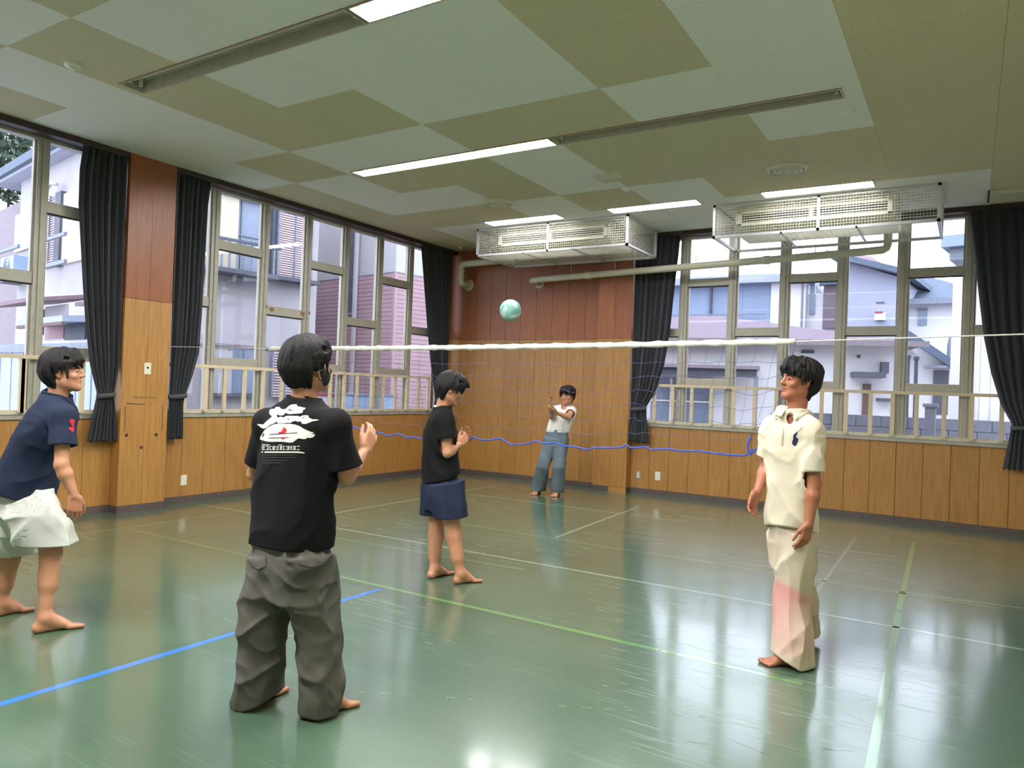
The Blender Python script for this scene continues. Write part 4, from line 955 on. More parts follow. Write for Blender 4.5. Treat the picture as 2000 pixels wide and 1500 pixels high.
# slate roofed white house
FF = Facade(onp(1766, 640, 1, 12.5), -4.0)
hF = empty('house', (*FF.k[:2], GZ), 'white house with slate roof and small window right of the far window', 'house')
uA, zA = FF.sz(1752, 568); uB = FF.sz(2010, 590)[0]; zE = FF.sz(1850, 588)[1]
FF.box(uA, uB, GZ, zE, -6, 0).build('wall_block', 'render_bright', hF)
ap = FF.sz(1800, 536); dk = 2.6; f_ = 1+dk/ (np.linalg.norm(FF.pt(ap[0], 0, 0)[:2]-CAM[:2])); apx = CAM+(FF.pt(ap[0], ap[1], 0)-CAM)*f_; end = FF.sz(1960, 590); enx = CAM+(FF.pt(end[0], end[1]+0.12, 0)-CAM)*f_
ev = [FF.pt(uA-0.4, zE, 0.45), FF.pt(uB, zE, 0.45), FF.pt(uB, zE, -6), FF.pt(uA-0.4, zE, -6), apx, enx]
MB().add(ev, [(0, 1, 5, 4), (1, 2, 5), (2, 3, 4, 5), (3, 0, 4), (3, 2, 1, 0)]).build('roof', 'roof_slate', hF)
FF.box(uA-0.4, uB, zE-0.12, zE+0.03, 0.4, 0.52).build('gutter', 'ext_grey', hF)
w_ = FF.rect(1794, 605, 1811, 636, 0, 0.04).build('window', 'ext_glass', hF); FF.rect(1793, 603, 1812, 606, 0, 0.08).build('window_frame', 'ext_grey', w_); FF.rect(1866, 612, 1880, 640, 0, 0.04).build('window', 'ext_glass', hF)
# small gabled house lower down
FG = Facade(onp(1768, 720, 1, 8.5), 2.0)
hG = empty('house', (*FG.k[:2], GZ), 'small white gabled house with dark sloping roof edge', 'house')
uL, _ = FG.sz(1762, 700); uP, zP = FG.sz(1782, 668); uE, zE_ = FG.sz(1862, 722); uR2, _ = FG.sz(1905, 700)
gv = [FG.pt(u, z, o) for o in (0, -4) for u, z in ((uL, GZ), (uE, GZ), (uE, zE_), (uP, zP), (uL, zP-0.15))]
MB().add(gv, [(0, 1, 2, 3, 4), (9, 8, 7, 6, 5), (0, 5, 6, 1), (1, 6, 7, 2), (2, 7, 8, 3), (3, 8, 9, 4), (4, 9, 5, 0)]).build('wall_block', 'render_bright', hG)
rd = [FG.pt(uP-0.1, zP+0.06, 0.3), FG.pt(uE, zE_, 0.3), FG.pt(uE, zE_, -4), FG.pt(uP-0.1, zP+0.06, -4)]
MB().add(rd+[p+np.array([0, 0, 0.2]) for p in rd], [(3, 2, 1, 0), (4, 5, 6, 7), (0, 1, 5, 4), (1, 2, 6, 5), (2, 3, 7, 6), (3, 0, 4, 7)]).build('roof', 'roof_slate', hG)
FG.box(uE-0.1, uR2, GZ, FG.sz(1880, 655)[1], -3, -0.1).build('grey_wing', 'ext_grey', hG); FG.rect(1822, 724, 1852, 810, 0, 0.05).build('window', 'ext_dark', hG)
FG.rect(1805, 715, 1850, 720, 0, 0.3).build('window_hood', 'ext_grey', hG)
# near building at the edge: corrugated white wall and high eave
FW = Facade(onp(1908, 760, 1, 3.4), 12.0)
hW = empty('house', (*FW.k[:2], GZ), 'near building with white corrugated wall and pale blue eave by the end curtain', 'house')
FW.box(0.0, 4.0, GZ, 4.3, -2, 0).build('wall_block', 'render_bright', hW)
for k in range(26): FW.box(0.04+k*0.15, 0.10+k*0.15, GZ, 4.2, 0, 0.02).build('siding_rib', 'render_bright', hW)
ec = onp(1838, 470, 1, 2.9); 
MB().prism([(ec[0], 2.9), (9.6, 2.5), (9.6, 6.0), (ec[0]+0.5, 6.0)], 4.02, 4.2).build('eave', 'render_blue', hW)
MB().prism([(ec[0]+0.12, 3.0), (9.6, 2.65), (9.6, 6.0), (ec[0]+0.6, 6.0)], 3.82, 4.02).build('soffit', 'ext_grey', hW)
# concrete block wall with every block
bw0 = onp(1600, 830, 1, 3.2); zT = float(onp(1700, 811, 1, 3.2)[2])
bwr = empty('block_wall', (bw0[0]+1, 3.2, GZ), 'grey concrete block garden wall outside the far window', 'garden wall')
MB().box(bw0[0]-0.2, 9.4, 3.225, 3.29, GZ, zT-0.01).build('mortar_core', 'ext_grey', bwr)
zz = zT; row = 0
while zz > GZ+0.1:
    x = bw0[0]-0.2-(0.195 if row % 2 else 0)
    while x < 9.3:
        if row == 0 and False: pass
        piece('block', 'blk', lambda: MB().box(0.005, 0.385, 0, 0.12, 0.005, 0.185), 'block_grey', (x, 3.2, zz-0.19), bwr); x += 0.39
    zz -= 0.19; row += 1
g0 = onp(1802, 800, 1, 2.6); g1 = onp(1832, 800, 1, 2.6); zg = float(onp(1815, 788, 1, 2.6)[2])
gp = empty('gate_pillar', ((g0[0]+g1[0])/2, 2.6, GZ), 'grey stone gate pillar with a flat cap outside the far window', 'pillar')
MB().box(g0[0]+0.03, g1[0]-0.03, 2.6, 2.85, GZ, zg-0.06).build('shaft', 'block_grey', gp, bevel=0.01); MB().box(g0[0], g1[0], 2.57, 2.88, zg-0.06, zg).build('cap', 'block_grey', gp, bevel=0.01)
for (pxa, pyt, lb) in ((1772, 700, 'dark slim gate post nearer the white wall'), (1788, 703, 'dark slim gate post nearer the gate pillar')):
    q = onp(pxa, 760, 1, 4.6); z_ = float(onp(pxa, pyt, 1, 4.6)[2]); r_ = empty('gate_post', (q[0], 4.6, GZ), lb, 'post')
    MB().box(q[0]-0.03, q[0]+0.03, 4.57, 4.63, GZ, z_).build('post', 'ext_dark', r_); MB().box(q[0]-0.045, q[0]+0.045, 4.55, 4.65, z_, z_+0.06).build('post_cap', 'ext_dark', r_)

# ------------------------------------------------------------------ people: distance-field modelling
_rg = np.random.default_rng(11); _LAT = _rg.random((32, 32, 32)).astype(np.float32)*2-1
def vnoise(x, y, z):
    xi, yi, zi = np.floor(x).astype(np.int32), np.floor(y).astype(np.int32), np.floor(z).astype(np.int32)
    fx, fy, fz = x-xi, y-yi, z-zi
    fx = fx*fx*(3-2*fx); fy = fy*fy*(3-2*fy); fz = fz*fz*(3-2*fz)
    o = 0
    for a in (0, 1):
        for b in (0, 1):
            for c in (0, 1):
                o = o+(fx if a else 1-fx)*(fy if b else 1-fy)*(fz if c else 1-fz)*_LAT[(xi+a) & 31, (yi+b) & 31, (zi+c) & 31]
    return o
def unit(v): v = np.asarray(v, float); return v/(np.linalg.norm(v)+1e-12)
def cone(a, b, ra, rb):
    a = np.asarray(a, float); b = np.asarray(b, float); ab = b-a; L2 = ab @ ab+1e-12
    def fn(X, Y, Z):
        px, py, pz = X-a[0], Y-a[1], Z-a[2]
        t = np.clip((px*ab[0]+py*ab[1]+pz*ab[2])/L2, 0, 1)
        return np.sqrt((px-t*ab[0])**2+(py-t*ab[1])**2+(pz-t*ab[2])**2)-(ra+(rb-ra)*t)
    r = max(ra, rb); return fn, np.minimum(a, b)-r, np.maximum(a, b)+r
def ell(c, axes, r):
    c = np.asarray(c, float); A = [unit(v) for v in axes]; r = np.asarray(r, float)
    def fn(X, Y, Z):
        px, py, pz = X-c[0], Y-c[1], Z-c[2]; k0 = 0; k1 = 0
        for v, q in zip(A, r):
            d = px*v[0]+py*v[1]+pz*v[2]; k0 = k0+(d/q)**2; k1 = k1+(d/(q*q))**2
        k0 = np.sqrt(k0); k1 = np.sqrt(k1)+1e-9
        return np.where(k0 < 1e-6, -r.min(), k0*(k0-1)/k1)
    m = float(r.max()); return fn, c-m, c+m
def loft(st, right, ex=2.0):
    """stations (centre, half width, half depth) bottom to top; right = width direction"""
    C = np.array([s[0] for s in st], float); ax = unit(C[-1]-C[0]); R = unit(np.asarray(right, float)-ax*(np.asarray(right, float) @ ax)); Fv = np.cross(ax, R)
    T = (C-C[0]) @ ax; A = np.array([s[1] for s in st]); B = np.array([s[2] for s in st])
    def fn(X, Y, Z):
        px, py, pz = X-C[0][0], Y-C[0][1], Z-C[0][2]
        t = px*ax[0]+py*ax[1]+pz*ax[2]; sh = t.shape; tf = np.clip(t, T[0], T[-1]).ravel()
        cx, cy, cz = (np.interp(tf, T, C[:, i]-C[0][i]).reshape(sh) for i in range(3)); a = np.interp(tf, T, A).reshape(sh); b = np.interp(tf, T, B).reshape(sh)
        qx, qy, qz = px-cx, py-cy, pz-cz
        u = qx*R[0]+qy*R[1]+qz*R[2]; v = qx*Fv[0]+qy*Fv[1]+qz*Fv[2]
        d = ((np.abs(u)/a)**ex+(np.abs(v)/b)**ex)**(1/ex)-1
        d = d*np.minimum(a, b)
        over = np.maximum(np.maximum(T[0]-t, t-T[-1]), -1)
        return np.where(over > 0, np.sqrt(np.maximum(d, 0)**2+over**2)+np.minimum(np.maximum(d, -0.03), 0)*0, d) if False else np.maximum(d, over)
    m = max(A.max(), B.max())+0.02; return fn, C.min(0)-m, C.max(0)+m
class Sdf:
    def __init__(s, vox): s.vox = vox; s.ops = []; s.subs = []
    def add(s, prim, k=0.02): s.ops.append((prim, k)); return s
    def cut(s, fn, k=0.0): s.subs.append(fn); return s        # fn > 0 is cut away
    def grid(s, pad=0.03):
        lo = np.min([p[1] for p, _ in s.ops], 0)-pad; hi = np.max([p[2] for p, _ in s.ops], 0)+pad; v = s.vox
        n = np.ceil((hi-lo)/v).astype(int)+1; s.lo = lo; s.n = n
        s.ax = [(lo[i]+v*np.arange(n[i])).astype(np.float32) for i in range(3)]
        F = np.full(n, 0.25, np.float32)
        for (fn, a, b), k in s.ops:
            m = max(k, 0.012)+0.03
            i0 = np.maximum(np.floor((a-m-lo)/v).astype(int), 0); i1 = np.minimum(np.ceil((b+m-lo)/v).astype(int)+1, n)
            sl = tuple(slice(p, q) for p, q in zip(i0, i1))
            X, Y, Z = np.meshgrid(s.ax[0][sl[0]], s.ax[1][sl[1]], s.ax[2][sl[2]], indexing='ij', sparse=True)
            d = fn(X+0*Y+0*Z, Y+0*X+0*Z, Z+0*X+0*Y).astype(np.float32); f = F[sl]
            if k > 0:
                h = np.maximum(k-np.abs(f-d), 0)/k; F[sl] = np.minimum(f, d)-h*h*k*0.25
            else: F[sl] = np.minimum(f, d)
        return F
    def mesh(s, name, mat, parent, wrinkle=None, shell=0.0, smooth_it=1):
        F = s.grid(); v = s.vox
        near = np.abs(F) < 0.06
        ii = np.nonzero(near); P = [s.ax[i][ii[i]].astype(np.float64) for i in range(3)]
        U = F[ii].astype(np.float64)
        if wrinkle is not None: U = U+wrinkle(*P)
        G = U.copy()
        if shell: G = np.maximum(G, -(U+shell))
        for c in s.subs: G = np.maximum(G, c(*P))
        if shell:
            F = np.full(F.shape, 0.1, np.float32); deep = None
        else:
            for c in s.subs:
                pass
        F[ii] = G
        if not shell and s.subs:                       # deep inside also has to obey the cuts
            jj = np.nonzero(F <= -0.06+1e-6); 
            if len(jj[0]):
                Q = [s.ax[i][jj[i]].astype(np.float64) for i in range(3)]; g = F[jj].astype(np.float64)
                for c in s.subs: g = np.maximum(g, c(*Q))
                F[jj] = g
        V, Q = surface_nets(F); V = V*v+s.lo
        for _ in range(smooth_it): V = laplace(V, Q, 0.35)
        return mesh_from(name, V, Q, mat, parent)
def surface_nets(F):
    ins = F < 0
    c = ins[:-1, :-1, :-1].astype(np.int8)
    for a in (0, 1):
        for b in (0, 1):
            for d in (0, 1):
                if a+b+d: c = c+ins[a:F.shape[0]-1+a, b:F.shape[1]-1+b, d:F.shape[2]-1+d]
    act = (c > 0) & (c < 8); idx = np.argwhere(act); n = len(idx)
    cid = np.full(act.shape, -1, np.int32); cid[act] = np.arange(n)
    cor = np.array([(a, b, d) for a in (0, 1) for b in (0, 1) for d in (0, 1)])
    val = np.stack([F[idx[:, 0]+q[0], idx[:, 1]+q[1], idx[:, 2]+q[2]] for q in cor], 1)
    S = np.zeros((n, 3)); K = np.zeros(n)
    for i in range(8):
        for j in range(i+1, 8):
            if np.abs(cor[i]-cor[j]).sum() != 1: continue
            va, vb = val[:, i], val[:, j]; m = (va < 0) != (vb < 0)
            t = np.where(m, va/(va-vb+1e-12), 0)[:, None]
            S += np.where(m[:, None], cor[i]+(cor[j]-cor[i])*t, 0); K += m
    V = idx+S/K[:, None]; quads = []
    for ax in range(3):
        sl0 = [slice(None)]*3; sl1 = [slice(None)]*3; sl0[ax] = slice(0, -1); sl1[ax] = slice(1, None)
        ch = ins[tuple(sl0)] != ins[tuple(sl1)]; o1, o2 = [i for i in range(3) if i != ax]
        e = np.argwhere(ch); e = e[(e[:, o1] > 0) & (e[:, o2] > 0) & (e[:, o1] < F.shape[o1]-1) & (e[:, o2] < F.shape[o2]-1)]
        if not len(e): continue
        q = []
        for d1, d2 in ((-1, -1), (0, -1), (0, 0), (-1, 0)):
            p = e.copy(); p[:, o1] += d1; p[:, o2] += d2; q.append(cid[p[:, 0], p[:, 1], p[:, 2]])
        q = np.stack(q, 1); flip = ins[e[:, 0], e[:, 1], e[:, 2]]
        if ax == 1: flip = ~flip
        q[~flip] = q[~flip][:, ::-1]; quads.append(q)
    Q = np.concatenate(quads); return V, Q[(Q >= 0).all(1)]
def laplace(V, Q, lam):
    S = np.zeros_like(V); K = np.zeros(len(V))
    for a, b in ((0, 1), (1, 2), (2, 3), (3, 0)):
        for i in range(3):
            S[:, i] += np.bincount(Q[:, a], V[Q[:, b], i], len(V))+np.bincount(Q[:, b], V[Q[:, a], i], len(V))
        K += np.bincount(Q[:, a], minlength=len(V))+np.bincount(Q[:, b], minlength=len(V))
    K[K == 0] = 1; return V+lam*(S/K[:, None]-V)
def mesh_from(name, V, Q, mat, parent):
    off = np.zeros(3); q = parent
    while q is not None: off += np.array(q.location); q = q.parent
    me = bpy.data.meshes.new(name); n = len(Q)
    me.vertices.add(len(V)); me.vertices.foreach_set('co', (V-off).astype(np.float32).ravel())
    me.loops.add(4*n); me.loops.foreach_set('vertex_index', Q.astype(np.int32).ravel())
    me.polygons.add(n); me.polygons.foreach_set('loop_start', np.arange(0, 4*n, 4, dtype=np.int32))
    me.polygons.foreach_set('use_smooth', np.ones(n, bool))
    me.update(calc_edges=True); me.validate()
    o = bpy.data.objects.new(name, me); COL.objects.link(o); me.materials.append(MATS[mat]); o.parent = parent
    o['_off'] = 0; del o['_off']
    return o
def paint(o, V_world_fn):
    """vertex colour factor 'tint' (0..1) from world positions"""
    me = o.data; n = len(me.vertices); co = np.zeros(3*n, np.float32); me.vertices.foreach_get('co', co); co = co.reshape(-1, 3)
    off = np.zeros(3); q = o.parent
    while q is not None: off += np.array(q.location); q = q.parent
    t = V_world_fn(co+off).astype(np.float32); a = me.attributes.new('tint', 'FLOAT', 'POINT'); a.data.foreach_set('value', t)

def skin_mat(name, col, red):
    m, nt, b = new_mat(name)
    f = noise(nt, coords(nt, 'pos'), 22, 4); c = ramp(nt, f, [(0.3, tuple(x*0.92 for x in col)), (0.7, tuple(min(1, x*1.06) for x in col))])
    at_ = N(nt, 'ShaderNodeAttribute', attribute_name='tint'); c = mixc(nt, at_.outputs['Fac'], c, red)
    nt.links.new(c, b.inputs['Base Color']); b.inputs['Roughness'].default_value = 0.5
    b.inputs['Subsurface Weight'].default_value = 0.0
def cloth_mat(name, col, var=0.1, weave=260.0, rough=0.9, tint=None, sheen=0.0):
    m, nt, b = new_mat(name); v = coords(nt, 'pos')
    f = noise(nt, v, weave, 2); big = noise(nt, v, 5, 4)
    c = ramp(nt, big, [(0.3, tuple(x*(1-var) for x in col)), (0.7, tuple(min(1, x*(1+var)) for x in col))])
    if tint is not None:
        at_ = N(nt, 'ShaderNodeAttribute', attribute_name='tint'); c = mixc(nt, at_.outputs['Fac'], c, tint)
    b.inputs['Specular IOR Level'].default_value = 0.2; nt.links.new(c, b.inputs['Base Color']); b.inputs['Roughness'].default_value = rough; b.inputs['Sheen Weight'].default_value = sheen
    bump(nt, b, f, 0.25, 0.0015)
def hair_mat(name, col):
    m, nt, b = new_mat(name); v = coords(nt, 'pos', (170, 170, 26)); f = noise(nt, v, 1.6, 4, 0.6)
    nt.links.new(ramp(nt, f, [(0.35, tuple(x*0.5 for x in col)), (0.7, tuple(x*1.5 for x in col))]), b.inputs['Base Color'])
    b.inputs['Roughness'].default_value = 0.6; b.inputs['Specular IOR Level'].default_value = 0.22; bump(nt, b, f, 0.6, 0.006)
skin_mat('skin', srgb(188, 132, 100), srgb(176, 96, 84)); skin_mat('skin_tan', srgb(166, 104, 74), srgb(160, 78, 66))
hair_mat('hair_black', srgb(26, 24, 25))
simple('eye_dark', srgb(30, 22, 20), 0.2); simple('nail', srgb(224, 172, 152), 0.4)

class Frame:
    def __init__(s, c, fwd, up=(0, 0, 1)):
        s.c = np.asarray(c, float); s.f = unit(fwd); s.r = unit(np.cross(s.f, up)); s.u = np.cross(s.r, s.f)
    def p(s, r, f, u): return s.c+s.r*r+s.f*f+s.u*u
    def axes(s): return (s.r, s.f, s.u)
def dirv(r, f, u=0.0):
    """direction from camera-right, camera-forward (both levelled) and world-up parts"""
    lf = unit([CF[0], CF[1], 0]); lr = unit([CR[0], CR[1], 0]); return unit(lr*r+lf*f+np.array([0, 0, u]))
def add_head(S, fr, k=1.0):
    p, ax = fr.p, fr.axes()
    S.add(ell(p(0, -0.012*k, 0.028*k), ax, (0.075*k, 0.094*k, 0.09*k)), 0.02)
    S.add(ell(p(0, 0.03*k, -0.04*k), ax, (0.06*k, 0.06*k, 0.075*k)), 0.03)
    S.add(cone(p(-0.045*k, 0.0, -0.062*k), p(-0.012*k, 0.072*k, -0.098*k), 0.022*k, 0.017*k), 0.03); S.add(cone(p(0.045*k, 0.0, -0.062*k), p(0.012*k, 0.072*k, -0.098*k), 0.022*k, 0.017*k), 0.03)
    S.add(cone(p(0, 0.088*k, 0.012*k), p(0, 0.108*k, -0.026*k), 0.0075*k, 0.0105*k), 0.012); S.add(cone(p(-0.011*k, 0.096*k, -0.03*k), p(0.011*k, 0.096*k, -0.03*k), 0.008*k, 0.008*k), 0.01)
    S.add(ell(p(0, 0.074*k, 0.024*k), ax, (0.052*k, 0.016*k, 0.010*k)), 0.014)
    S.add(ell(p(0, 0.086*k, -0.056*k), ax, (0.022*k, 0.0125*k, 0.0055*k)), 0.006); S.add(ell(p(0, 0.083*k, -0.069*k), ax, (0.019*k, 0.0125*k, 0.006*k)), 0.006)
    for s in (-1, 1):
        S.add(ell(p(s*0.034*k, 0.078*k, 0.001*k), ax, (0.015*k, 0.010*k, 0.008*k)), 0.008)
        S.add(ell(p(s*0.04*k, 0.062*k, -0.028*k), ax, (0.022*k, 0.02*k, 0.016*k)), 0.02)
        S.add(ell(p(s*0.079*k, -0.012*k, -0.008*k), (unit(fr.r*s+fr.f*-0.5), unit(fr.f+fr.r*s*0.5), fr.u), (0.007*k, 0.017*k, 0.031*k)), 0.008)
        S.add(ell(p(s*0.077*k, -0.004*k, -0.032*k), ax, (0.007*k, 0.009*k, 0.011*k)), 0.006)
def face_parts(root, body, fr, k=1.0):
    for s in (-1, 1):
        me = MB(); c = fr.p(s*0.034*k, 0.086*k, 0.001*k); n = 12; vs = []; fs = []
        for i in range(7):
            th = -math.pi/2+math.pi*i/6
            for j in range(n): ph = 2*math.pi*j/n; vs.append(c+fr.r*0.0125*k*math.cos(th)*math.cos(ph)+fr.u*0.0045*k*math.cos(th)*math.sin(ph)+fr.f*0.004*k*math.sin(th))
        for i in range(6):
            for j in range(n): fs.append((i*n+j, i*n+(j+1) % n, (i+1)*n+(j+1) % n, (i+1)*n+j))
        me.add(vs, fs).build('eye', 'eye_dark', body, smooth=True)
        MB().tube([fr.p(s*0.016*k, 0.093*k, 0.018*k), fr.p(s*0.034*k, 0.089*k, 0.024*k), fr.p(s*0.052*k, 0.074*k, 0.019*k)], [0.003*k, 0.0042*k, 0.0025*k], 6).build('eyebrow', 'hair_black', body, smooth=True)
def add_hand(S, w, d, n, th, curl=0.35, k=1.0, spread=0.10, thumb=0.6):
    """w wrist, d along the hand, n where the palm faces, th towards the thumb; returns fingertip list"""
    d = unit(d); n = unit(np.asarray(n, float)-d*(np.asarray(n, float) @ d)); th_ = np.asarray(th, float); t = unit(th_-d*(th_ @ d)-n*(th_ @ n)); tips = []
    offs = (0.030, 0.010, -0.010, -0.029); lens = (0.072, 0.080, 0.074, 0.058); pl = (0.088, 0.09, 0.086, 0.078)
    for o, L, q in zip(offs, lens, pl):
        b = w+t*o*0.7*k+d*0.012*k; kn = w+d*q*k+t*o*k
        S.add(cone(b, kn, 0.0135*k, 0.0105*k), 0.012)
        dd = unit(d+t*o*spread*12); a = 0.0; pp = kn
        for f_, r0, r1 in ((0.45, 0.0095, 0.0088), (0.30, 0.0086, 0.008), (0.25, 0.0078, 0.0065)):
            a += curl; v = unit(dd*math.cos(a)+n*math.sin(a)); nx = pp+v*L*f_*k
            S.add(cone(pp, nx, r0*k, r1*k), 0.003); pp = nx
        tips.append(pp)
    b = w+t*0.026*k+d*0.02*k; v1 = unit(t*0.5+d*0.85+n*0.3); m = b+v1*0.042*k; v2 = unit(d*0.95+t*(0.25-0.4*curl)+n*thumb*curl*1.2); e = m+v2*0.034*k; e2 = e+unit(v2+n*0.25*curl)*0.026*k
    S.add(cone(b, m, 0.016*k, 0.0115*k), 0.012); S.add(cone(m, e, 0.0105*k, 0.0095*k), 0.003); S.add(cone(e, e2, 0.0095*k, 0.0075*k), 0.003); tips.append(e2)
    return tips
def add_foot(S, heel, toe, k=1.0):
    """heel and toe are floor points; returns the ankle joint"""
    h = np.asarray(heel, float).copy(); e = np.asarray(toe, float).copy(); h[2] = e[2] = 0.0; L = np.linalg.norm(e-h); d = (e-h)/L; s = np.array([-d[1], d[0], 0]); z = np.array([0, 0, 1.0])
    ank = h+d*L*0.24+z*0.085*k
    S.add(cone(h+d*0.036+z*0.03, h+d*L*0.24+z*0.06, 0.031*k, 0.036*k), 0.03)
    S.add(cone(h+d*0.036+z*0.026, h+d*L*0.5+z*0.03, 0.028*k, 0.027*k), 0.02)
    for o in (-0.022, 0.0, 0.022): S.add(cone(ank+d*0.02-z*0.015, h+d*L*0.72+s*o*1.15*k+z*0.017, 0.03*k, 0.0165*k), 0.025)
    for i, (o, q, r) in enumerate(((-0.034, 1.0, 0.0135), (-0.013, 0.985, 0.0105), (0.004, 0.955, 0.0098), (0.02, 0.92, 0.0092), (0.034, 0.875, 0.0088))):
        S.add(cone(h+d*L*0.70+s*o*0.9*k+z*0.015, h+d*(L*q-r)+s*o*1.1*k+z*(r*0.95), r*1.05*k, r*k), 0.006)
    return ank
def person_root(label, floorp): return empty('person', (floorp[0], floorp[1], 0.0), label, 'person')
def limb_leg(S, hip, knee, ank, k=1.0):
    S.add(cone(hip, knee, 0.082*k, 0.055*k), 0.03); S.add(cone(knee, ank, 0.05*k, 0.034*k), 0.03)
    d = unit(ank-knee); back = unit(np.cross(np.cross(d, (0, 0, 1)), d)) if abs(d[2]) < 0.98 else np.zeros(3)
    c = knee+(ank-knee)*0.3; S.add(cone(c-d*0.07*k, c+d*0.08*k, 0.046*k, 0.042*k), 0.04)
def limb_arm(S, sh, el, wr, k=1.0):
    S.add(cone(sh, el, 0.047*k, 0.036*k), 0.03); m = el+(wr-el)*0.3; S.add(cone(el, m, 0.037*k, 0.038*k), 0.02); S.add(cone(m, wr, 0.037*k, 0.0235*k), 0.02)
def wrinkle_fn(amp, fx, fz, seed=0.0, amp2=0.0, axis=None, ridge=True):
    """cloth folds: raised creases running mostly along axis (default vertical)"""
    a = unit(axis if axis is not None else (0, 0, 1)); b = unit(np.cross(a, (0.3, 1, 0.2))); c = np.cross(a, b)
    def fn(X, Y, Z):
        t = X*a[0]+Y*a[1]+Z*a[2]; u = X*b[0]+Y*b[1]+Z*b[2]; v = X*c[0]+Y*c[1]+Z*c[2]
        wv = 0.05*vnoise(u*4+seed+5, v*4+3, t*3+seed); u = u+wv; v = v-wv
        n = vnoise(u*fx+seed, v*fx+seed*1.7, t*fz+seed*0.3)+0.35*vnoise(u*fx*2.1+9, v*fx*2.1+4, t*fz*2.0+seed)
        o = -amp*np.clip(1-np.abs(n)*1.5, 0, 1)**2
        if amp2: o = o-amp2*vnoise(u*3.1+seed, v*3.1, t*2.2)
        return o
    return fn
def sub_halfspace(p, n):
    """cut where (x-p).n > 0"""
    p = np.asarray(p, float); n = unit(n); return lambda X, Y, Z: (X-p[0])*n[0]+(Y-p[1])*n[1]+(Z-p[2])*n[2]
def sub_cyl(p, d, r, L=0.5):
    """cut a flat-ended cylinder starting at p along d"""
    p = np.asarray(p, float); d = unit(d)
    def fn(X, Y, Z):
        x, y, z = X-p[0], Y-p[1], Z-p[2]; t = x*d[0]+y*d[1]+z*d[2]; rad = np.sqrt(np.maximum(x*x+y*y+z*z-t*t, 0))
        return np.minimum(np.minimum(t, L-t), r-rad)
    return fn
def sub_prim(prim): fn = prim[0]; return lambda X, Y, Z: -fn(X, Y, Z)
def hair_cap(fr, k, parent, style):
    """head of hair from a cap cut back round the face and ears, then hanging locks"""
    v = 0.0042; h = 0.19*k; n = int(2*h/v)+1; lo = fr.c+fr.u*0.02-h; g = [lo[i]+v*np.arange(n) for i in range(3)]
    X, Y, Z = np.meshgrid(*g, indexing='ij'); x, y, z = X-fr.c[0], Y-fr.c[1], Z-fr.c[2]
    R = (x*fr.r[0]+y*fr.r[1]+z*fr.r[2])/k; Fw = (x*fr.f[0]+y*fr.f[1]+z*fr.f[2])/k; U = (x*fr.u[0]+y*fr.u[1]+z*fr.u[2])/k
    def el(c, r):
        q = ((R-c[0])/r[0])**2+((Fw-c[1])/r[1])**2+((U-c[2])/r[2])**2; q = np.sqrt(q); q1 = np.sqrt(((R-c[0])/r[0]**2)**2+((Fw-c[1])/r[1]**2)**2+((U-c[2])/r[2]**2)**2)+1e-9; return q*(q-1)/q1
    def cn(a, b, ra, rb):
        a = np.array(a); b = np.array(b); ab = b-a; t = np.clip(((R-a[0])*ab[0]+(Fw-a[1])*ab[1]+(U-a[2])*ab[2])/(ab @ ab), 0, 1)
        return np.sqrt((R-a[0]-t*ab[0])**2+(Fw-a[1]-t*ab[1])**2+(U-a[2]-t*ab[2])**2)-(ra+(rb-ra)*t)
    def sm(a, b, kk): hh = np.maximum(kk-np.abs(a-b), 0)/kk; return np.minimum(a, b)-hh*hh*kk*0.25
    w = style.get('w', 1.0); d = el((0, -0.014, 0.036), (0.089*w, 0.106, 0.102))
    for c, r in style.get('blobs', ()): d = sm(d, el(c, r), 0.03)
    hl = style.get('hairline', 0.058)
    face = np.minimum(Fw-0.022, (hl+0.02*np.abs(R)/0.06)-U)                       # forehead and face
    d = np.maximum(d, face)
    ear = np.minimum(np.minimum(Fw+0.038, style.get('ear', 0.004)-U), np.abs(R)-0.03)   # round the ears
    d = np.maximum(d, ear)
    d = np.maximum(d, np.minimum(style.get('nape', -0.085)-U+0.0*R, 1.0))
    rg = random.Random(style.get('seed', 1)); part = style.get('part', None); tip = style.get('tip', 0.026)
    for i in range(11):
        r0 = -0.07+0.014*i; rr = r0*0.75 if part is None else (part+(r0-part)*0.35)
        f1 = 0.094-6.0*r0*r0; d = sm(d, cn((rr, 0.055, 0.108-4*rr*rr), (r0*0.98, f1-0.004, 0.07-3*r0*r0), 0.022, 0.016), 0.012)
        tp = tip+rg.uniform(-0.010, 0.010)+(0.0 if part is None else -0.25*abs(r0-part)); d = sm(d, cn((r0*0.98, f1-0.004, 0.07-3*r0*r0), (r0*1.08+rg.uniform(-.006, .006), f1+0.002-abs(r0)*0.12, tp), 0.014, 0.005), 0.008)
    for s_ in (-1, 1):
        for i in range(4): d = sm(d, cn((s_*0.08*w, 0.034-0.02*i, 0.05), (s_*(0.083)*w, 0.036-0.021*i, 0.004+rg.uniform(-.012, .008)-(0.03 if i == 0 else 0)), 0.014, 0.006), 0.01)
    for i in range(9):
        a = -1.2+0.3*i; q = (0.066*math.sin(a), -0.02-0.066*math.cos(a), -0.02); d = sm(d, cn(q, (q[0]*0.86, q[1]*0.86+0.01, style.get('nape', -0.085)-0.006+rg.uniform(-.008, .008)), 0.02, 0.006), 0.014)
    for a, b, ra, rb in style.get('locks', ()): d = sm(d, cn(a, b, ra, rb), 0.012)
    az = np.arctan2(R, Fw+0.02)*7.0
    d = d+0.0055*vnoise(az+7+style.get('seed', 1), U*12+3, Fw*8)+0.0035*vnoise(az*3.3, U*22, Fw*16)+0.002*vnoise(az*7, U*30, Fw*30)
    V, Q = surface_nets((d*k).astype(np.float32)); return mesh_from('hair', V*v+lo, Q, 'hair_black', parent)
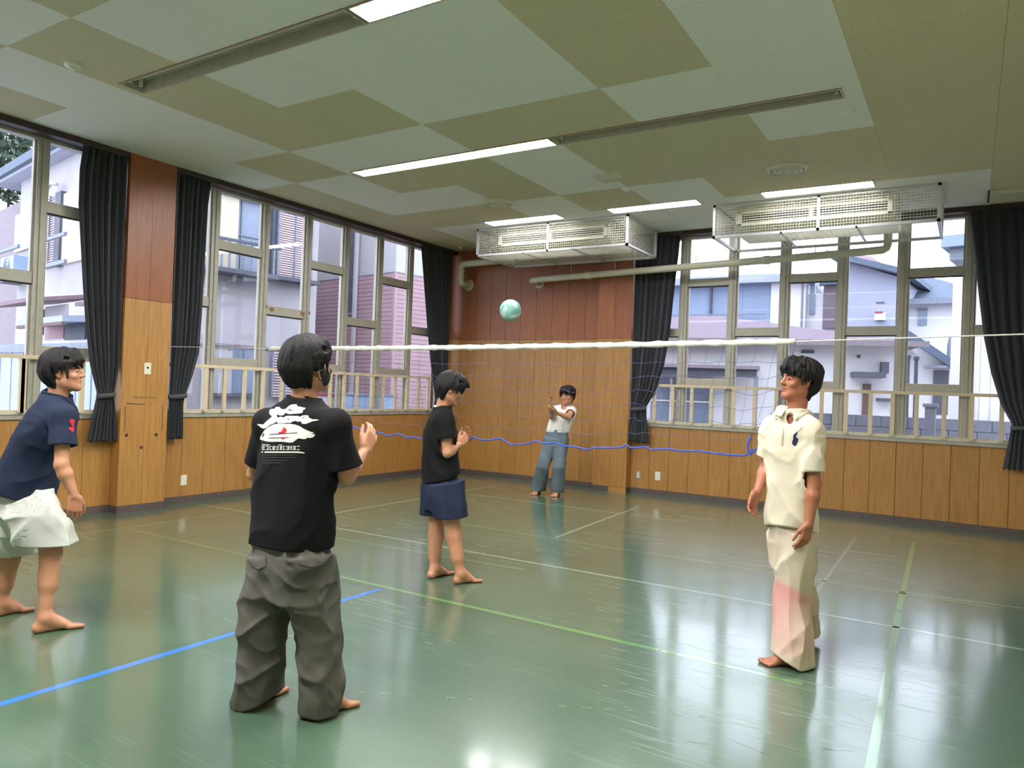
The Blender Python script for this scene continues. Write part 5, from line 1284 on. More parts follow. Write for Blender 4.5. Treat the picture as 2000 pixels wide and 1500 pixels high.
BOWL = dict(blobs=[((0, -0.05, -0.012), (0.076, 0.058, 0.075))])

def decal(polys, target, mat, name, parent, off=0.0016, cuts=3):
    """flat print: polygons given as image points, laid onto the surface of the target mesh"""
    tv = []
    offp = np.zeros(3); q = target.parent
    while q is not None: offp += np.array(q.location); q = q.parent
    me = target.data; n = len(me.vertices); co = np.zeros(3*n, np.float32); me.vertices.foreach_get('co', co); co = co.reshape(-1, 3)+offp
    pv = np.zeros(4*len(me.polygons), np.int32); me.loops.foreach_get('vertex_index', pv)
    bvh = BVHTree.FromPolygons([tuple(v) for v in co], [tuple(int(i) for i in f) for f in pv.reshape(-1, 4)])
    V = []; Fc = []
    for poly in polys:
        bm = bmesh.new(); vs = [bm.verts.new((x, y, 0)) for x, y in poly]; bm.faces.new(vs)
        bmesh.ops.triangulate(bm, faces=bm.faces[:])
        for _ in range(cuts):
            lg = [e for e in bm.edges if e.calc_length() > 3.0]
            if not lg: break
            bmesh.ops.subdivide_edges(bm, edges=lg, cuts=1); bmesh.ops.triangulate(bm, faces=bm.faces[:])
        o = len(V); ok = {}
        bm.verts.index_update()
        for v in bm.verts:
            d = ray(v.co.x, v.co.y); d = d/np.linalg.norm(d); hit = bvh.ray_cast(Vector(CAM), Vector(d))
            if hit[0] is not None: ok[v.index] = len(V); nn = np.array(hit[1]); nn = nn if nn @ d < 0 else -nn; V.append(np.array(hit[0])+nn*off)
        for f in bm.faces:
            ids = [v.index for v in f.verts]
            if all(i in ok for i in ids):
                pts = [V[ok[i]] for i in ids]
                if max(np.linalg.norm(pts[a]-pts[b]) for a in range(3) for b in range(a)) < 0.08: Fc.append(tuple(ok[i] for i in ids))
        bm.free()
    return MB().add(V, Fc).build(name, mat, parent, smooth=True)

def sleeve_cut(e, d, r, keep):
    cy = sub_cyl(e, d, r, 0.4)
    return lambda X, Y, Z: np.minimum(cy(X, Y, Z), keep(X, Y, Z)-0.02)
def tee(root, name, mat, right, st, sleeves, neck, hem, wr, ex=2.3, vox=None, th=0.015, extra=()):
    """st torso stations; sleeves (inner point, shoulder, elbow, share, r0, r1); neck (a, b, ra, rb); hem list of (point, normal)"""
    nbp = np.asarray(st[-2][0], float)
    T = Sdf(vox or VC); tl = loft(st, right, ex); T.add(tl, 0.03)
    for inn, sh, el, e1, r0, r1 in sleeves:
        T.add(cone(nbp+(sh-nbp)*0.35-np.array([0, 0, 0.03]), sh, r0*0.95, r0), 0.05); T.add(cone(sh, sh+(el-sh)*(e1+0.2), r0, r0+(r1-r0)*(e1+0.2)/e1), 0.035)
        T.cut(sleeve_cut(sh+(el-sh)*e1, el-sh, 0.13, tl[0]))
    for p, n in hem: T.cut(sub_halfspace(p, n))
    if neck: T.cut(sub_prim(cone(*neck)))
    for c in extra: T.cut(sub_prim(cone(*c)))
    return T.mesh(name, mat, root, wr, th)
def legs_cloth(root, name, mat, right, top, legs, cuts, wr, vox=None, ex=2.2, th=0.015):
    G = Sdf(vox or VC); G.add(loft(top, right, 2.3), 0.03)
    for st in legs: G.add(loft(st, right, ex), 0.035)
    for c in cuts: G.cut(c)
    return G.mesh(name, mat, root, wr, th)
def mixw(*fs): return lambda X, Y, Z: sum(f(X, Y, Z) for f in fs)
def collar(root, fr_c, axn, front, mat, r0=0.066, r1=0.1, gap=0.5, lift=0.035, tilt=0.02):
    """fold-down shirt collar round the neck: its outer edge rests on the shirt it belongs to"""
    off = np.zeros(3); q = root.parent
    while q is not None: off += np.array(q.location); q = q.parent
    me = root.data; co = np.zeros(3*len(me.vertices), np.float32); me.vertices.foreach_get('co', co); co = co.reshape(-1, 3)+off
    pv = np.zeros(4*len(me.polygons), np.int32); me.loops.foreach_get('vertex_index', pv); bvh = BVHTree.FromPolygons([tuple(v) for v in co], [tuple(int(i) for i in f) for f in pv.reshape(-1, 4)])
    axn = unit(axn); f = unit(np.asarray(front, float)-axn*(np.asarray(front, float) @ axn)); s = np.cross(axn, f); n = 48; vs = []; fs = []
    for k in range(n+1):
        a = gap+(2*math.pi-2*gap)*k/n; d = f*math.cos(a)+s*math.sin(a); fr_ = max(math.cos(a), 0); rim = r1+0.022*fr_; base = np.asarray(fr_c)-axn*tilt*(math.cos(a)+1)/2-d*0.0
        st = base+d*(rim)+axn*0.10; hit = bvh.ray_cast(Vector(st), Vector(-axn)); ho = float((np.array(hit[0])-base) @ axn)+0.006 if hit[0] is not None and hit[3] < 0.2 else lift-0.045-0.02*fr_
        for r, h in ((r0-0.003, lift-0.03), (r0, lift), (r0+0.007, lift+0.005), ((r0+rim)/2+0.004, (lift+ho)/2+0.008), (rim, ho)): vs.append(base+d*r+axn*h)
    for k in range(n):
        for j in range(4): q = k*5+j; fs.append((q, q+1, q+6, q+5))
    o = MB().add(vs, fs).build('collar', mat, root, smooth=True); sd = o.modifiers.new('thick', 'SOLIDIFY'); sd.thickness = 0.005; return o

# ================================================================== the five players
VB = 0.0052; VC = 0.0065
def std_torso(S, pel, waist, chest, nb, right, w=1.0):
    S.add(loft([(pel-np.array([0, 0, 0.08]), 0.14*w, 0.09), (pel, 0.158*w, 0.1), (waist, 0.13*w, 0.085), (chest, 0.15*w, 0.1), (chest+(nb-chest)*0.6, 0.13*w, 0.075), (chest+(nb-chest)*0.9, 0.07, 0.055)], right), 0.03)

# ---- 1: black T-shirt, grey wide trousers, back to the viewer
def person_black():
    D = 3.37; J = lambda x, y, o=0.0: at(x, y, D+o)
    hR, tR = floor_pt(612, 1401), floor_pt(694, 1373); hL = floor_pt(482, 1386); tL = hL+dirv(0.35, 0.93)*0.25
    root = person_root('person in black printed T-shirt and wide grey trousers, back turned, wearing a black mask', (hR+hL)/2)
    S = Sdf(VB); fr = Frame(J(601, 716, 0.01), dirv(0.62, 0.76, 0.16)); add_head(S, fr, 1.02)
    nb = J(592, 782, 0.0); S.add(cone(nb-np.array([0, 0, 0.03]), fr.p(0, -0.02, -0.06), 0.06, 0.056), 0.03)
    right = dirv(0.86, -0.5)
    pel, waist, chest = J(571, 1068), J(573, 980), J(586, 865)
    std_torso(S, pel, waist, chest, nb, right, 0.88)
    shL, shR = J(521, 828, 0.09), J(657, 830, -0.09)
    elR, wrR = J(678, 930, -0.06), J(712, 880, 0.08); elL, wrL = J(499, 925, 0.16), J(528, 880, 0.38)
    for s in (shL, shR): S.add(cone(chest+(s-chest)*0.3+np.array([0, 0, 0.03]), s, 0.055, 0.046), 0.04)
    limb_arm(S, shR, elR, wrR); limb_arm(S, shL, elL, wrL)
    add_hand(S, wrR, J(729, 846, 0.14)-wrR, dirv(-0.7, 0.7, 0.1), dirv(-0.4, -0.5, 0.8), 0.35)
    add_hand(S, wrL, J(545, 850, 0.5)-wrL, dirv(0.8, 0.5, 0), dirv(0.1, -0.2, 1), 0.35)
    aR = add_foot(S, hR, tR); aL = add_foot(S, hL, tL)
    hipL, hipR = J(536, 1080, 0.04), J(606, 1080, -0.04); knL, knR = J(512, 1225, 0.02), J(624, 1228, -0.02)
    limb_leg(S, hipL, knL, aL); limb_leg(S, hipR, knR, aR)
    S.cut(lambda X, Y, Z: -Z+0.001)
    body = S.mesh('body', 'skin', root)
    paint(body, lambda P: np.clip(1-np.linalg.norm(P-fr.p(0, 0.088, -0.062), axis=1)/0.02, 0, 1)*0.8+np.clip((0.02-P[:, 2])/0.03, 0, 0.4))
    st = dict(BOWL); st['w'] = 1.13; st['ear'] = -0.012; st['blobs'] = [((0, -0.045, 0.0), (0.092, 0.082, 0.072)), ((0, -0.05, -0.045), (0.07, 0.055, 0.052)), ((0, 0.0, 0.07), (0.092, 0.1, 0.072))]
    hair_cap(fr, 1.03, root, st); face_parts(root, body, fr, 1.02)
    # mask with ear loops
    M = Sdf(0.004); ax = fr.axes()
    M.add(ell(fr.p(0, 0.034, -0.045), ax, (0.071, 0.072, 0.075)), 0.02); M.add(cone(fr.p(0, 0.09, -0.02), fr.p(0, 0.116, -0.036), 0.012, 0.014), 0.02)
    M.cut(sub_halfspace(fr.p(0, 0.012, 0), -fr.f)); M.cut(sub_halfspace(fr.p(0, 0.09, -0.008), fr.u+fr.f*0.1)); M.cut(sub_halfspace(fr.p(0, 0.0, -0.108), -fr.u+fr.f*0.2))
    mk = M.mesh('face_mask', 'mask_black', root, None, 0.007)
    for s in (-1, 1):
        for z in (-0.02, -0.075): MB().tube([fr.p(s*0.069, 0.03, z), fr.p(s*0.083, 0.0, z*0.7-0.008), fr.p(s*0.086, -0.022, -0.012)], 0.0022, 6).build('ear_loop', 'mask_black', mk, smooth=True)
    # T-shirt
    up = np.array([0, 0, 1.0])
    tee_ = globals()['tee'](root, 't_shirt', 'tee_black', right, [(J(567, 1110), 0.206, 0.138), (J(568, 1040), 0.200, 0.138), (J(573, 950), 0.188, 0.13), (J(586, 870), 0.188, 0.128), (J(590, 825), 0.180, 0.115), (J(592, 802), 0.145, 0.09), (J(594, 788), 0.09, 0.072), (J(595, 778), 0.07, 0.064)],
        [(chest+(shR-chest)*0.62+up*0.02, shR, elR, 0.84, 0.060, 0.064), (chest+(shL-chest)*0.62+up*0.02, shL, elL, 0.80, 0.060, 0.064)],
        (J(599, 786, 0.03), fr.p(0, 0.0, -0.05), 0.06, 0.075), [(J(570, 1062), (0, 0, -1))],
        mixw(wrinkle_fn(0.010, 6.5, 1.8, 3.0, 0.008), wrinkle_fn(0.008, 5.0, 2.0, 6.0, 0.0, dirv(0.8, 0, 0.6))))
    tee = tee_
    rib = []
    for k in range(33):
        a = 2*math.pi*k/32; axn = unit(unit(fr.p(0, -0.015, -0.06)-nb)+fr.f*0.25); u_ = unit(np.cross(axn, (0.2, 1, 0))); v_ = np.cross(axn, u_); rib.append(J(597, 779, 0.012)+(u_*math.cos(a)+v_*math.sin(a))*0.062)
    MB().tube(rib, 0.008, 8, False).build('collar_rib', 'tee_black', tee, smooth=True)
    z = lambda P: [(490+x/10.714, 780+y/10.714) for x, y in P]
    w1 = z([(395,230),(430,205),(490,205),(530,165),(600,160),(640,205),(700,215),(740,195),(800,140),(860,110),(960,105),(975,150),(1010,155),(1080,170),(1150,185),(1120,215),(1080,240),(1095,270),(1060,290),(960,300),(880,305),(820,310),(760,300),(730,280),(690,330),(640,345),(590,335),(570,310),(545,340),(560,380),(545,430),(520,490),(470,510),(400,540),(340,590),(280,615),(230,600),(180,560),(125,515),(200,520),(270,525),(310,480),(370,430),(430,380),(450,345),(410,330),(390,290)])
    w2 = z([(560,390),(620,365),(690,380),(740,350),(800,345),(860,350),(920,350),(990,350),(1030,370),(1090,340),(1160,335),(1210,350),(1215,385),(1180,410),(1130,425),(1200,430),(1290,420),(1380,420),(1435,435),(1360,450),(1290,460),(1220,490),(1150,515),(1090,515),(1060,490),(1050,460),(980,470),(940,450),(880,465),(830,495),(760,490),(700,500),(640,500),(570,500),(540,470)])
    w3 = z([(280,660),(330,610),(400,565),(480,525),(580,510),(700,512),(820,512),(930,530),(1030,565),(1100,610),(1180,650),(1260,680),(1330,690),(1250,700),(1280,720),(1350,735),(1310,790),(1240,810),(1180,800),(1150,830),(1090,830),(1000,815),(900,800),(820,800),(770,812),(840,835),(850,870),(890,900),(800,905),(700,890),(560,885),(420,890),(330,880),(260,860),(200,845),(190,810),(215,760),(250,710)])
    decal([w1, w2, w3], tee, 'print_white', 'brush_script_print', tee)
    decal([z([(570,722),(600,680),(650,672),(690,580),(740,610),(762,660),(730,700),(650,732)]), z([(620,800),(735,800),(710,832),(650,838)])], tee, 'print_red', 'red_print', tee, 0.0024)
    bars = [z([(400,728),(980,695),(985,708),(400,742)]), z([(380,805),(800,795),(800,806),(380,818)]), z([(795,215),(840,200),(835,222),(800,228)]), z([(760,418),(810,408),(805,425),(765,432)]), z([(590,340),(720,345),(700,362),(600,362)]), z([(1075,395),(1120,365),(1130,380),(1085,405)]), z([(250,740),(280,700),(290,740),(250,800)]), z([(800,232),(900,235),(890,246),(800,243)])]
    decal(bars, tee, 'tee_black', 'print_gap', tee, 0.0026)
    txt = [z([(240,945),(400,945),(400,958),(240,958)]), z([(590,950),(660,950),(660,962),(590,962)])]
    gx = 245; gi = 0
    while gx < 1040:
        wd_ = 52+14*math.sin(gi*2.1); txt += [z([(gx,978),(gx+wd_,974),(gx+wd_,986),(gx,990)]), z([(gx,1045),(gx+wd_,1042),(gx+wd_,1056),(gx,1059)])]
        if gi % 3 != 1: txt.append(z([(gx,978),(gx+13,978),(gx+13,1056),(gx,1056)]))
        if gi % 2: txt.append(z([(gx+wd_-16,985),(gx+wd_-2,985),(gx+wd_-14,1050),(gx+wd_-28,1050)]))
        if gi % 4 in (0, 3): txt.append(z([(gx,1010),(gx+wd_,1008),(gx+wd_,1020),(gx,1023)]))
        gx += wd_+20; gi += 1
    txt.append(z([(230,1090),(1000,1088),(1130,1110),(1120,1132),(980,1120),(230,1118)]))
    decal(txt, tee, 'print_white', 'lettering', tee)
    decal([z([(240,y),(x,y-4),(x,y+10),(240,y+12)]) for y, x in ((1160,980),(1212,960),(1270,800),(1325,640))], tee, 'print_grey', 'small_lettering', tee)
    # trousers
    legs = []
    for hp, kn, an, c1, bo in ((hipL, knL, aL, 0.086, J(505, 1400)), (hipR, knR, aR, 0.088, J(622, 1420))):
        hp2 = hp-up*0.06; bot = an-up*0.11
        legs.append([(bot, c1*0.82, c1), (an+(kn-an)*0.3, c1*0.88, 0.086), (an+(kn-an)*0.65, 0.082, 0.09), (kn, 0.086, 0.096), (hp2+(kn-hp2)*0.5, 0.092, 0.108), (hp2+up*0.03, 0.094, 0.11)])
    tr = legs_cloth(root, 'trousers', 'trouser_grey', right, [(J(569, 1150), 0.165, 0.11), (J(569, 1110), 0.178, 0.12), (J(570, 1068), 0.172, 0.116), (J(571, 1040), 0.160, 0.108)], legs,
        [sub_halfspace(J(570, 1046), (0, 0, 1)),
         lambda X, Y, Z: 0.014-Z+0.05*np.clip(((X-aL[0])*dirv(1, 0)[0]+(Y-aL[1])*dirv(1, 0)[1])*8, -0.3, 1.2)*(((X-aL[0])**2+(Y-aL[1])**2) < 0.03)+0.075*np.clip(((X-aR[0])*unit(tR-hR)[0]+(Y-aR[1])*unit(tR-hR)[1]-0.02)*12, 0, 1)*(((X-aR[0])**2+(Y-aR[1])**2) < 0.04)],
        mixw(wrinkle_fn(0.014, 7.0, 1.8, 1.0, 0.010), wrinkle_fn(0.015, 6.0, 2.0, 5.0, 0.0, dirv(0.8, 0.2, 0.5)), wrinkle_fn(0.008, 11.0, 3.0, 25.0, 0.0, dirv(-0.7, 0.2, 0.5))))
    po = [[(583, 1080), (632, 1075), (634, 1101), (608, 1108), (584, 1102)], [(492, 1082), (520, 1085), (520, 1106), (505, 1112), (492, 1104)]]
    for q in po: decal([q], tr, 'trouser_grey', 'pocket', tr, 0.004)
simple('mask_black', srgb(24, 24, 26), 0.8); cloth_mat('tee_black', srgb(15, 15, 16), 0.15); cloth_mat('trouser_grey', srgb(92, 88, 82), 0.12)
cloth_mat('print_white', srgb(222, 220, 208), 0.05); cloth_mat('print_red', srgb(190, 48, 56), 0.1); cloth_mat('print_grey', srgb(70, 72, 70), 0.1)
person_black()

# ---- 2: cream polo shirt and pale trousers, facing the window side
def person_polo():
    D = 4.30; J = lambda x, y, o=0.0: at(x, y, D+o); up = np.array([0, 0, 1.0])
    hL, tL = floor_pt(1567, 1300), floor_pt(1485, 1298); hR = floor_pt(1588, 1250); tR = hR+unit(tL-hL)*0.24+dirv(0, -0.1)*0.05
    root = person_root('person in cream polo shirt and pale pink stained trousers, head in profile', (hL+hR)/2)
    S = Sdf(VB); fr = Frame(J(1560, 744, 0), dirv(-0.96, -0.22, 0.10)); add_head(S, fr, 1.0)
    nb = J(1552, 806); S.add(cone(nb-up*0.03, fr.p(0, -0.018, -0.06), 0.058, 0.054), 0.03)
    right = dirv(-0.80, 0.60); front = dirv(-0.6, -0.8)
    pel, waist, chest = J(1546, 1040), J(1548, 965), J(1550, 872)
    std_torso(S, pel, waist, chest, nb, right, 0.72)
    shL, shR = J(1585, 840, -0.11), J(1513, 836, 0.09)
    elL, wrL = J(1590, 945, -0.14), J(1580, 1024, -0.17); elR, wrR = J(1497, 912, 0.13), J(1479, 962, 0.04)
    for s in (shL, shR): S.add(cone(chest+(s-chest)*0.3+up*0.03, s, 0.052, 0.045), 0.04)
    limb_arm(S, shL, elL, wrL); limb_arm(S, shR, elR, wrR)
    add_hand(S, wrL, J(1571, 1056, -0.18)-wrL, dirv(-0.45, 0.9, 0), dirv(-0.9, -0.4, 0), 0.34)
    add_hand(S, wrR, J(1467, 992, 0.0)-wrR, dirv(0.5, -0.8, 0.1), dirv(-0.9, -0.3, 0.1), 0.30)
    aL = add_foot(S, hL, tL); aR = add_foot(S, hR, tR)
    hipL, hipR = J(1562, 1048, -0.05), J(1530, 1048, 0.05); knL, knR = J(1546, 1172, -0.06), J(1560, 1165, 0.12)
    limb_leg(S, hipL, knL, aL); limb_leg(S, hipR, knR, aR); S.cut(lambda X, Y, Z: -Z+0.001)
    body = S.mesh('body', 'skin_tan', root)
    paint(body, lambda P: np.clip(1.4-np.linalg.norm((P-fr.p(0, 0.09, -0.062))*1.0, axis=1)/0.018, 0, 1)*0.9+np.clip((0.02-P[:, 2])/0.03, 0, 0.4)+np.clip(1-np.linalg.norm(P-fr.p(-0.05, 0.06, -0.03), axis=1)/0.04, 0, 1)*0.25+np.clip(1-np.linalg.norm(P-J(1466, 992), axis=1)/0.12, 0, 1)*0.5)
    st = dict(BOWL); st['w'] = 1.06
    st['part'] = 0.02; st['tip'] = 0.034; st['seed'] = 5; st['blobs'] = [((0, -0.06, 0.0), (0.084, 0.068, 0.082)), ((0, -0.03, 0.06), (0.088, 0.1, 0.07))]; st['nape'] = -0.092; st['ear'] = 0.008
    st['locks'] = [((-0.07, 0.055, 0.075), (-0.082, 0.058, 0.018), 0.02, 0.006), ((-0.05, 0.075, 0.085), (-0.066, 0.088, 0.036), 0.02, 0.006), ((-0.02, 0.085, 0.095), (-0.03, 0.116, 0.05), 0.018, 0.006)]
    hair_cap(fr, 1.04, root, st); face_parts(root, body, fr, 1.0)
    sh = tee(root, 'polo_shirt', 'polo_cream', right, [(J(1545, 1085), 0.138, 0.12), (J(1545, 1020), 0.134, 0.118), (J(1547, 950), 0.134, 0.112), (J(1550, 880), 0.142, 0.11), (J(1550, 846), 0.14, 0.098), (J(1551, 825), 0.115, 0.08), (J(1552, 803), 0.08, 0.07)],
        [(chest+(shL-chest)*0.6+up*0.02, shL, elL, 0.78, 0.054, 0.060), (chest+(shR-chest)*0.6+up*0.02, shR, elR, 0.74, 0.054, 0.060)],
        (nb+up*0.0-front*-0.012, fr.p(0, -0.015, -0.06), 0.064, 0.07), [(J(1548, 1036), (-right[0]*0.0+front[0]*0.28, front[1]*0.28, -1))],
        mixw(wrinkle_fn(0.008, 6.5, 1.8, 7.0, 0.006), wrinkle_fn(0.010, 6.0, 2.0, 2.0, 0.0, dirv(0.7, 0, -0.7)), wrinkle_fn(0.006, 9.0, 3.0, 33.0, 0.0, dirv(0.8, 0, 0.5))), extra=[(nb+front*0.045, nb+front*0.12-up*0.085, 0.032, 0.006)])
    collar(sh, nb+up*0.0, unit(fr.p(0, -0.018, -0.06)-nb), front, 'polo_cream', 0.064, 0.094, 0.36)
    # open placket, buttons, riding emblem
    vz = [(1531, 826), (1545, 806), (1556, 822), (1545, 832), (1537, 845)]
    decal([[(1529, 838), (1532, 837), (1529, 872), (1526, 871)]], sh, 'polo_shade', 'placket_seam', sh, 0.0022)
    decal([[(1515, 818), (1517, 817), (1518, 819), (1516, 820)]], sh, 'eye_dark', 'button', sh, 0.004)
    z = lambda P: [(1535+x/25, 825+y/25) for x, y in P]
    decal([z([(540,440),(575,490),(570,580),(520,570),(505,650),(510,720),(560,770),(625,800),(600,900),(560,980),(530,1060),(490,1120),(515,1000),(530,950),(480,950),(450,1060),(390,1140),(400,1050),(410,960),(430,900),(380,890),(345,930),(330,1000),(335,1080),(305,1060),(305,960),(330,880),(360,820),(360,720),(375,600),(430,550),(490,510)]), z([(560,450),(770,295),(778,305),(575,462)]), z([(755,270),(785,280),(780,325),(752,318)])], sh, 'emblem_navy', 'rider_emblem', sh, 0.0022, 2)
    decal([[(1572, 918), (1609, 921), (1609, 923), (1572, 920)]], sh, 'polo_shade', 'sleeve_hem', sh, 0.002)
    legs = []
    for hp, kn, an, c1 in ((hipL, knL, aL, 0.098), (hipR, knR, aR, 0.084)):
        hp2 = hp-up*0.05; bot = an-up*0.1-unit(tL-hL)*0.0
        legs.append([(bot+unit(tL-hL)*0.0, c1, c1*1.15), (an+(kn-an)*0.3, c1, c1*1.05), (an+(kn-an)*0.65, 0.09, 0.096), (kn, 0.084, 0.094), (hp2+(kn-hp2)*0.5, 0.084, 0.096), (hp2+up*0.06, 0.082, 0.095)])
    toe = unit(tL-hL)
    tr = legs_cloth(root, 'trousers', 'trouser_cream', right, [(J(1546, 1100), 0.118, 0.1), (J(1546, 1060), 0.124, 0.105), (J(1546, 1015), 0.115, 0.098)], legs,
        [sub_halfspace(J(1548, 1015), (0, 0, 1)), lambda X, Y, Z: 0.006-Z+0.06*np.clip(((X-aL[0])*toe[0]+(Y-aL[1])*toe[1]-0.0)*9, 0, 1)*(((X-aL[0])**2+(Y-aL[1])**2) < 0.05)+0.04*(((X-aR[0])**2+(Y-aR[1])**2) < 0.02)],
        mixw(wrinkle_fn(0.013, 7.0, 1.5, 12.0, 0.008), wrinkle_fn(0.010, 5.0, 1.8, 15.0, 0.0, dirv(0.6, 0, 0.7))))
    paint(tr, lambda P: np.clip(np.minimum((0.45+0.5*((P-aL) @ toe)-P[:, 2])/0.04, (P[:, 2]-0.05)/0.18), 0, 1)*np.clip(0.55+2.2*((P-aL) @ toe)+0.8*vnoise(P[:, 0]*5, P[:, 1]*5, P[:, 2]*4+3), 0.12, 1))
cloth_mat('polo_cream', srgb(222, 210, 186), 0.04, 420); cloth_mat('polo_shade', srgb(176, 164, 140), 0.05); cloth_mat('emblem_navy', srgb(38, 44, 74), 0.1)
cloth_mat('trouser_cream', srgb(206, 190, 168), 0.06, 300, 0.9, srgb(216, 138, 142))
person_polo()

# ---- 3: navy polo, grey shorts, leaning forward
def person_navy():
    D = 4.42; J = lambda x, y, o=0.0: at(x, y, D+o); up = np.array([0, 0, 1.0])
    hR, tR = floor_pt(60, 1238), floor_pt(163, 1222); hL, tL = floor_pt(-18, 1206), floor_pt(64, 1190)
    root = person_root('person in navy polo and grey sweat shorts, leaning forward beside the curtain', (hL+hR)/2)
    S = Sdf(VB); fr = Frame(J(124, 726, 0), dirv(0.93, 0.30, 0.06)); add_head(S, fr, 1.0)
    nb = J(111, 778); S.add(cone(nb-up*0.03, fr.p(0, -0.02, -0.06), 0.058, 0.054), 0.03)
    front = dirv(0.85, 0.35, -0.3); right = dirv(0.38, -0.92)
    pel, waist, chest = J(46, 962), J(66, 900), J(98, 838)
    S.add(loft([(pel-up*0.08, 0.15, 0.1), (pel, 0.155, 0.11), (waist, 0.13, 0.09), (chest, 0.15, 0.1), (chest+(nb-chest)*0.6, 0.13, 0.08), (chest+(nb-chest)*0.9, 0.07, 0.055)], right), 0.03)
    shR, shL = J(124, 814, -0.16), J(124, 812, 0.15)
    elR, wrR = J(120, 908, -0.22), J(145, 968, -0.20); elL, wrL = J(84, 890, 0.27), J(96, 935, 0.22)
    for s in (shL, shR): S.add(cone(chest+(s-chest)*0.3+up*0.03, s, 0.052, 0.046), 0.04)
    limb_arm(S, shR, elR, wrR); limb_arm(S, shL, elL, wrL)
    add_hand(S, wrR, J(146, 998, -0.2)-wrR, dirv(-0.6, 0.7, 0), dirv(0.9, 0.2, 0.3), 0.40)
    add_hand(S, wrL, J(104, 960, 0.2)-wrL, dirv(-0.6, -0.7, 0), dirv(0.9, 0.2, 0.3), 0.4)
    aR = add_foot(S, hR, tR, 1.02); aL = add_foot(S, hL, tL, 1.02)
    hipR, hipL = J(58, 975, -0.09), J(42, 975, 0.09); knR, knL = J(100, 1075, -0.09), J(18, 1088, 0.1)
    limb_leg(S, hipR, knR, aR); limb_leg(S, hipL, knL, aL); S.cut(lambda X, Y, Z: -Z+0.001)
    body = S.mesh('body', 'skin', root)
    paint(body, lambda P: np.clip(1.2-np.linalg.norm(P-fr.p(0, 0.09, -0.062), axis=1)/0.018, 0, 1)*0.8+np.clip((0.02-P[:, 2])/0.03, 0, 0.4)+np.clip(1-np.linalg.norm(P-J(146, 995, -0.2), axis=1)/0.1, 0, 1)*0.4)
    st = dict(BOWL); st['w'] = 1.05; st['ear'] = 0.022; st['blobs'] = [((0, -0.055, 0.0), (0.08, 0.065, 0.08)), ((0, 0.0, 0.06), (0.085, 0.105, 0.07))]
    hair_cap(fr, 1.05, root, st); face_parts(root, body, fr, 1.0)
    sh = tee(root, 'polo_shirt', 'polo_navy', right, [(J(38, 1000), 0.205, 0.178), (J(47, 950), 0.2, 0.172), (J(68, 890), 0.185, 0.148), (J(92, 840), 0.188, 0.135), (J(103, 806), 0.17, 0.108), (J(109, 786), 0.12, 0.08), (J(112, 772), 0.08, 0.07)],
        [(chest+(shR-chest)*0.6+up*0.03, shR, elR, 0.62, 0.064, 0.074), (chest+(shL-chest)*0.6+up*0.03, shL, elL, 0.66, 0.064, 0.074)],
        (nb-up*0.01, fr.p(0, -0.018, -0.06), 0.062, 0.068), [(J(48, 958), unit(-unit(chest-pel)+front*0.1))],
        mixw(wrinkle_fn(0.009, 6.0, 2.0, 21.0, 0.006, dirv(0.5, 0.8, 0.1)), wrinkle_fn(0.008, 5.0, 2.0, 8.0, 0.0, dirv(0.6, 0, 0.8))))
    collar(sh, nb+up*0.008, unit(fr.p(0, -0.02, -0.06)-nb), front, 'polo_navy', 0.062, 0.086, 0.45, 0.03)
    z = lambda P: [(110+x/30, 810+y/30) for x, y in P]
    decal([z([(760,330),(850,250),(1000,260),(1080,340),(1060,420),(1020,500),(1030,600),(1010,680),(1010,800),(1010,960),(960,1020),(880,950),(780,880),(690,800),(780,745),(880,740),(950,690),(930,640),(850,610),(850,560),(930,540),(940,480),(860,445),(770,420)])], sh, 'print_red', 'sleeve_number', sh, 0.002, 2)
    legs = []
    for hp, kn, side in ((hipR, knR, -1), (hipL, knL, 1)):
        hp2 = hp-up*0.03; low = hp2+(kn-hp2)*1.25
        legs.append([(low, 0.115, 0.118), (hp2+(kn-hp2)*0.95, 0.122, 0.125), (hp2+(kn-hp2)*0.55, 0.128, 0.135), (hp2+(kn-hp2)*0.15, 0.116, 0.126), (hp2+up*0.02, 0.1, 0.108)])
    legs_cloth(root, 'sweat_shorts', 'sweat_grey', right, [(J(46, 1040), 0.145, 0.125), (J(50, 990), 0.158, 0.13), (J(56, 935), 0.135, 0.105)], legs,
        [sub_halfspace(J(54, 940), unit(unit(chest-pel)*0.6+up*0.6)), lambda X, Y, Z: np.where((X-J(60, 1000)[0])*right[0]+(Y-J(60, 1000)[1])*right[1] > 0, J(90, 1062, -0.1)[2]-Z, J(20, 1082, 0.1)[2]-Z)],
        mixw(wrinkle_fn(0.022, 6.0, 1.8, 31.0, 0.010, dirv(0.8, 0, 0.45)), wrinkle_fn(0.012, 7.0, 1.8, 14.0, 0.0, dirv(0.5, 0.3, -0.8))))
cloth_mat('polo_navy', srgb(30, 38, 58), 0.12, 420); cloth_mat('sweat_grey', srgb(196, 196, 186), 0.05, 300)
person_navy()

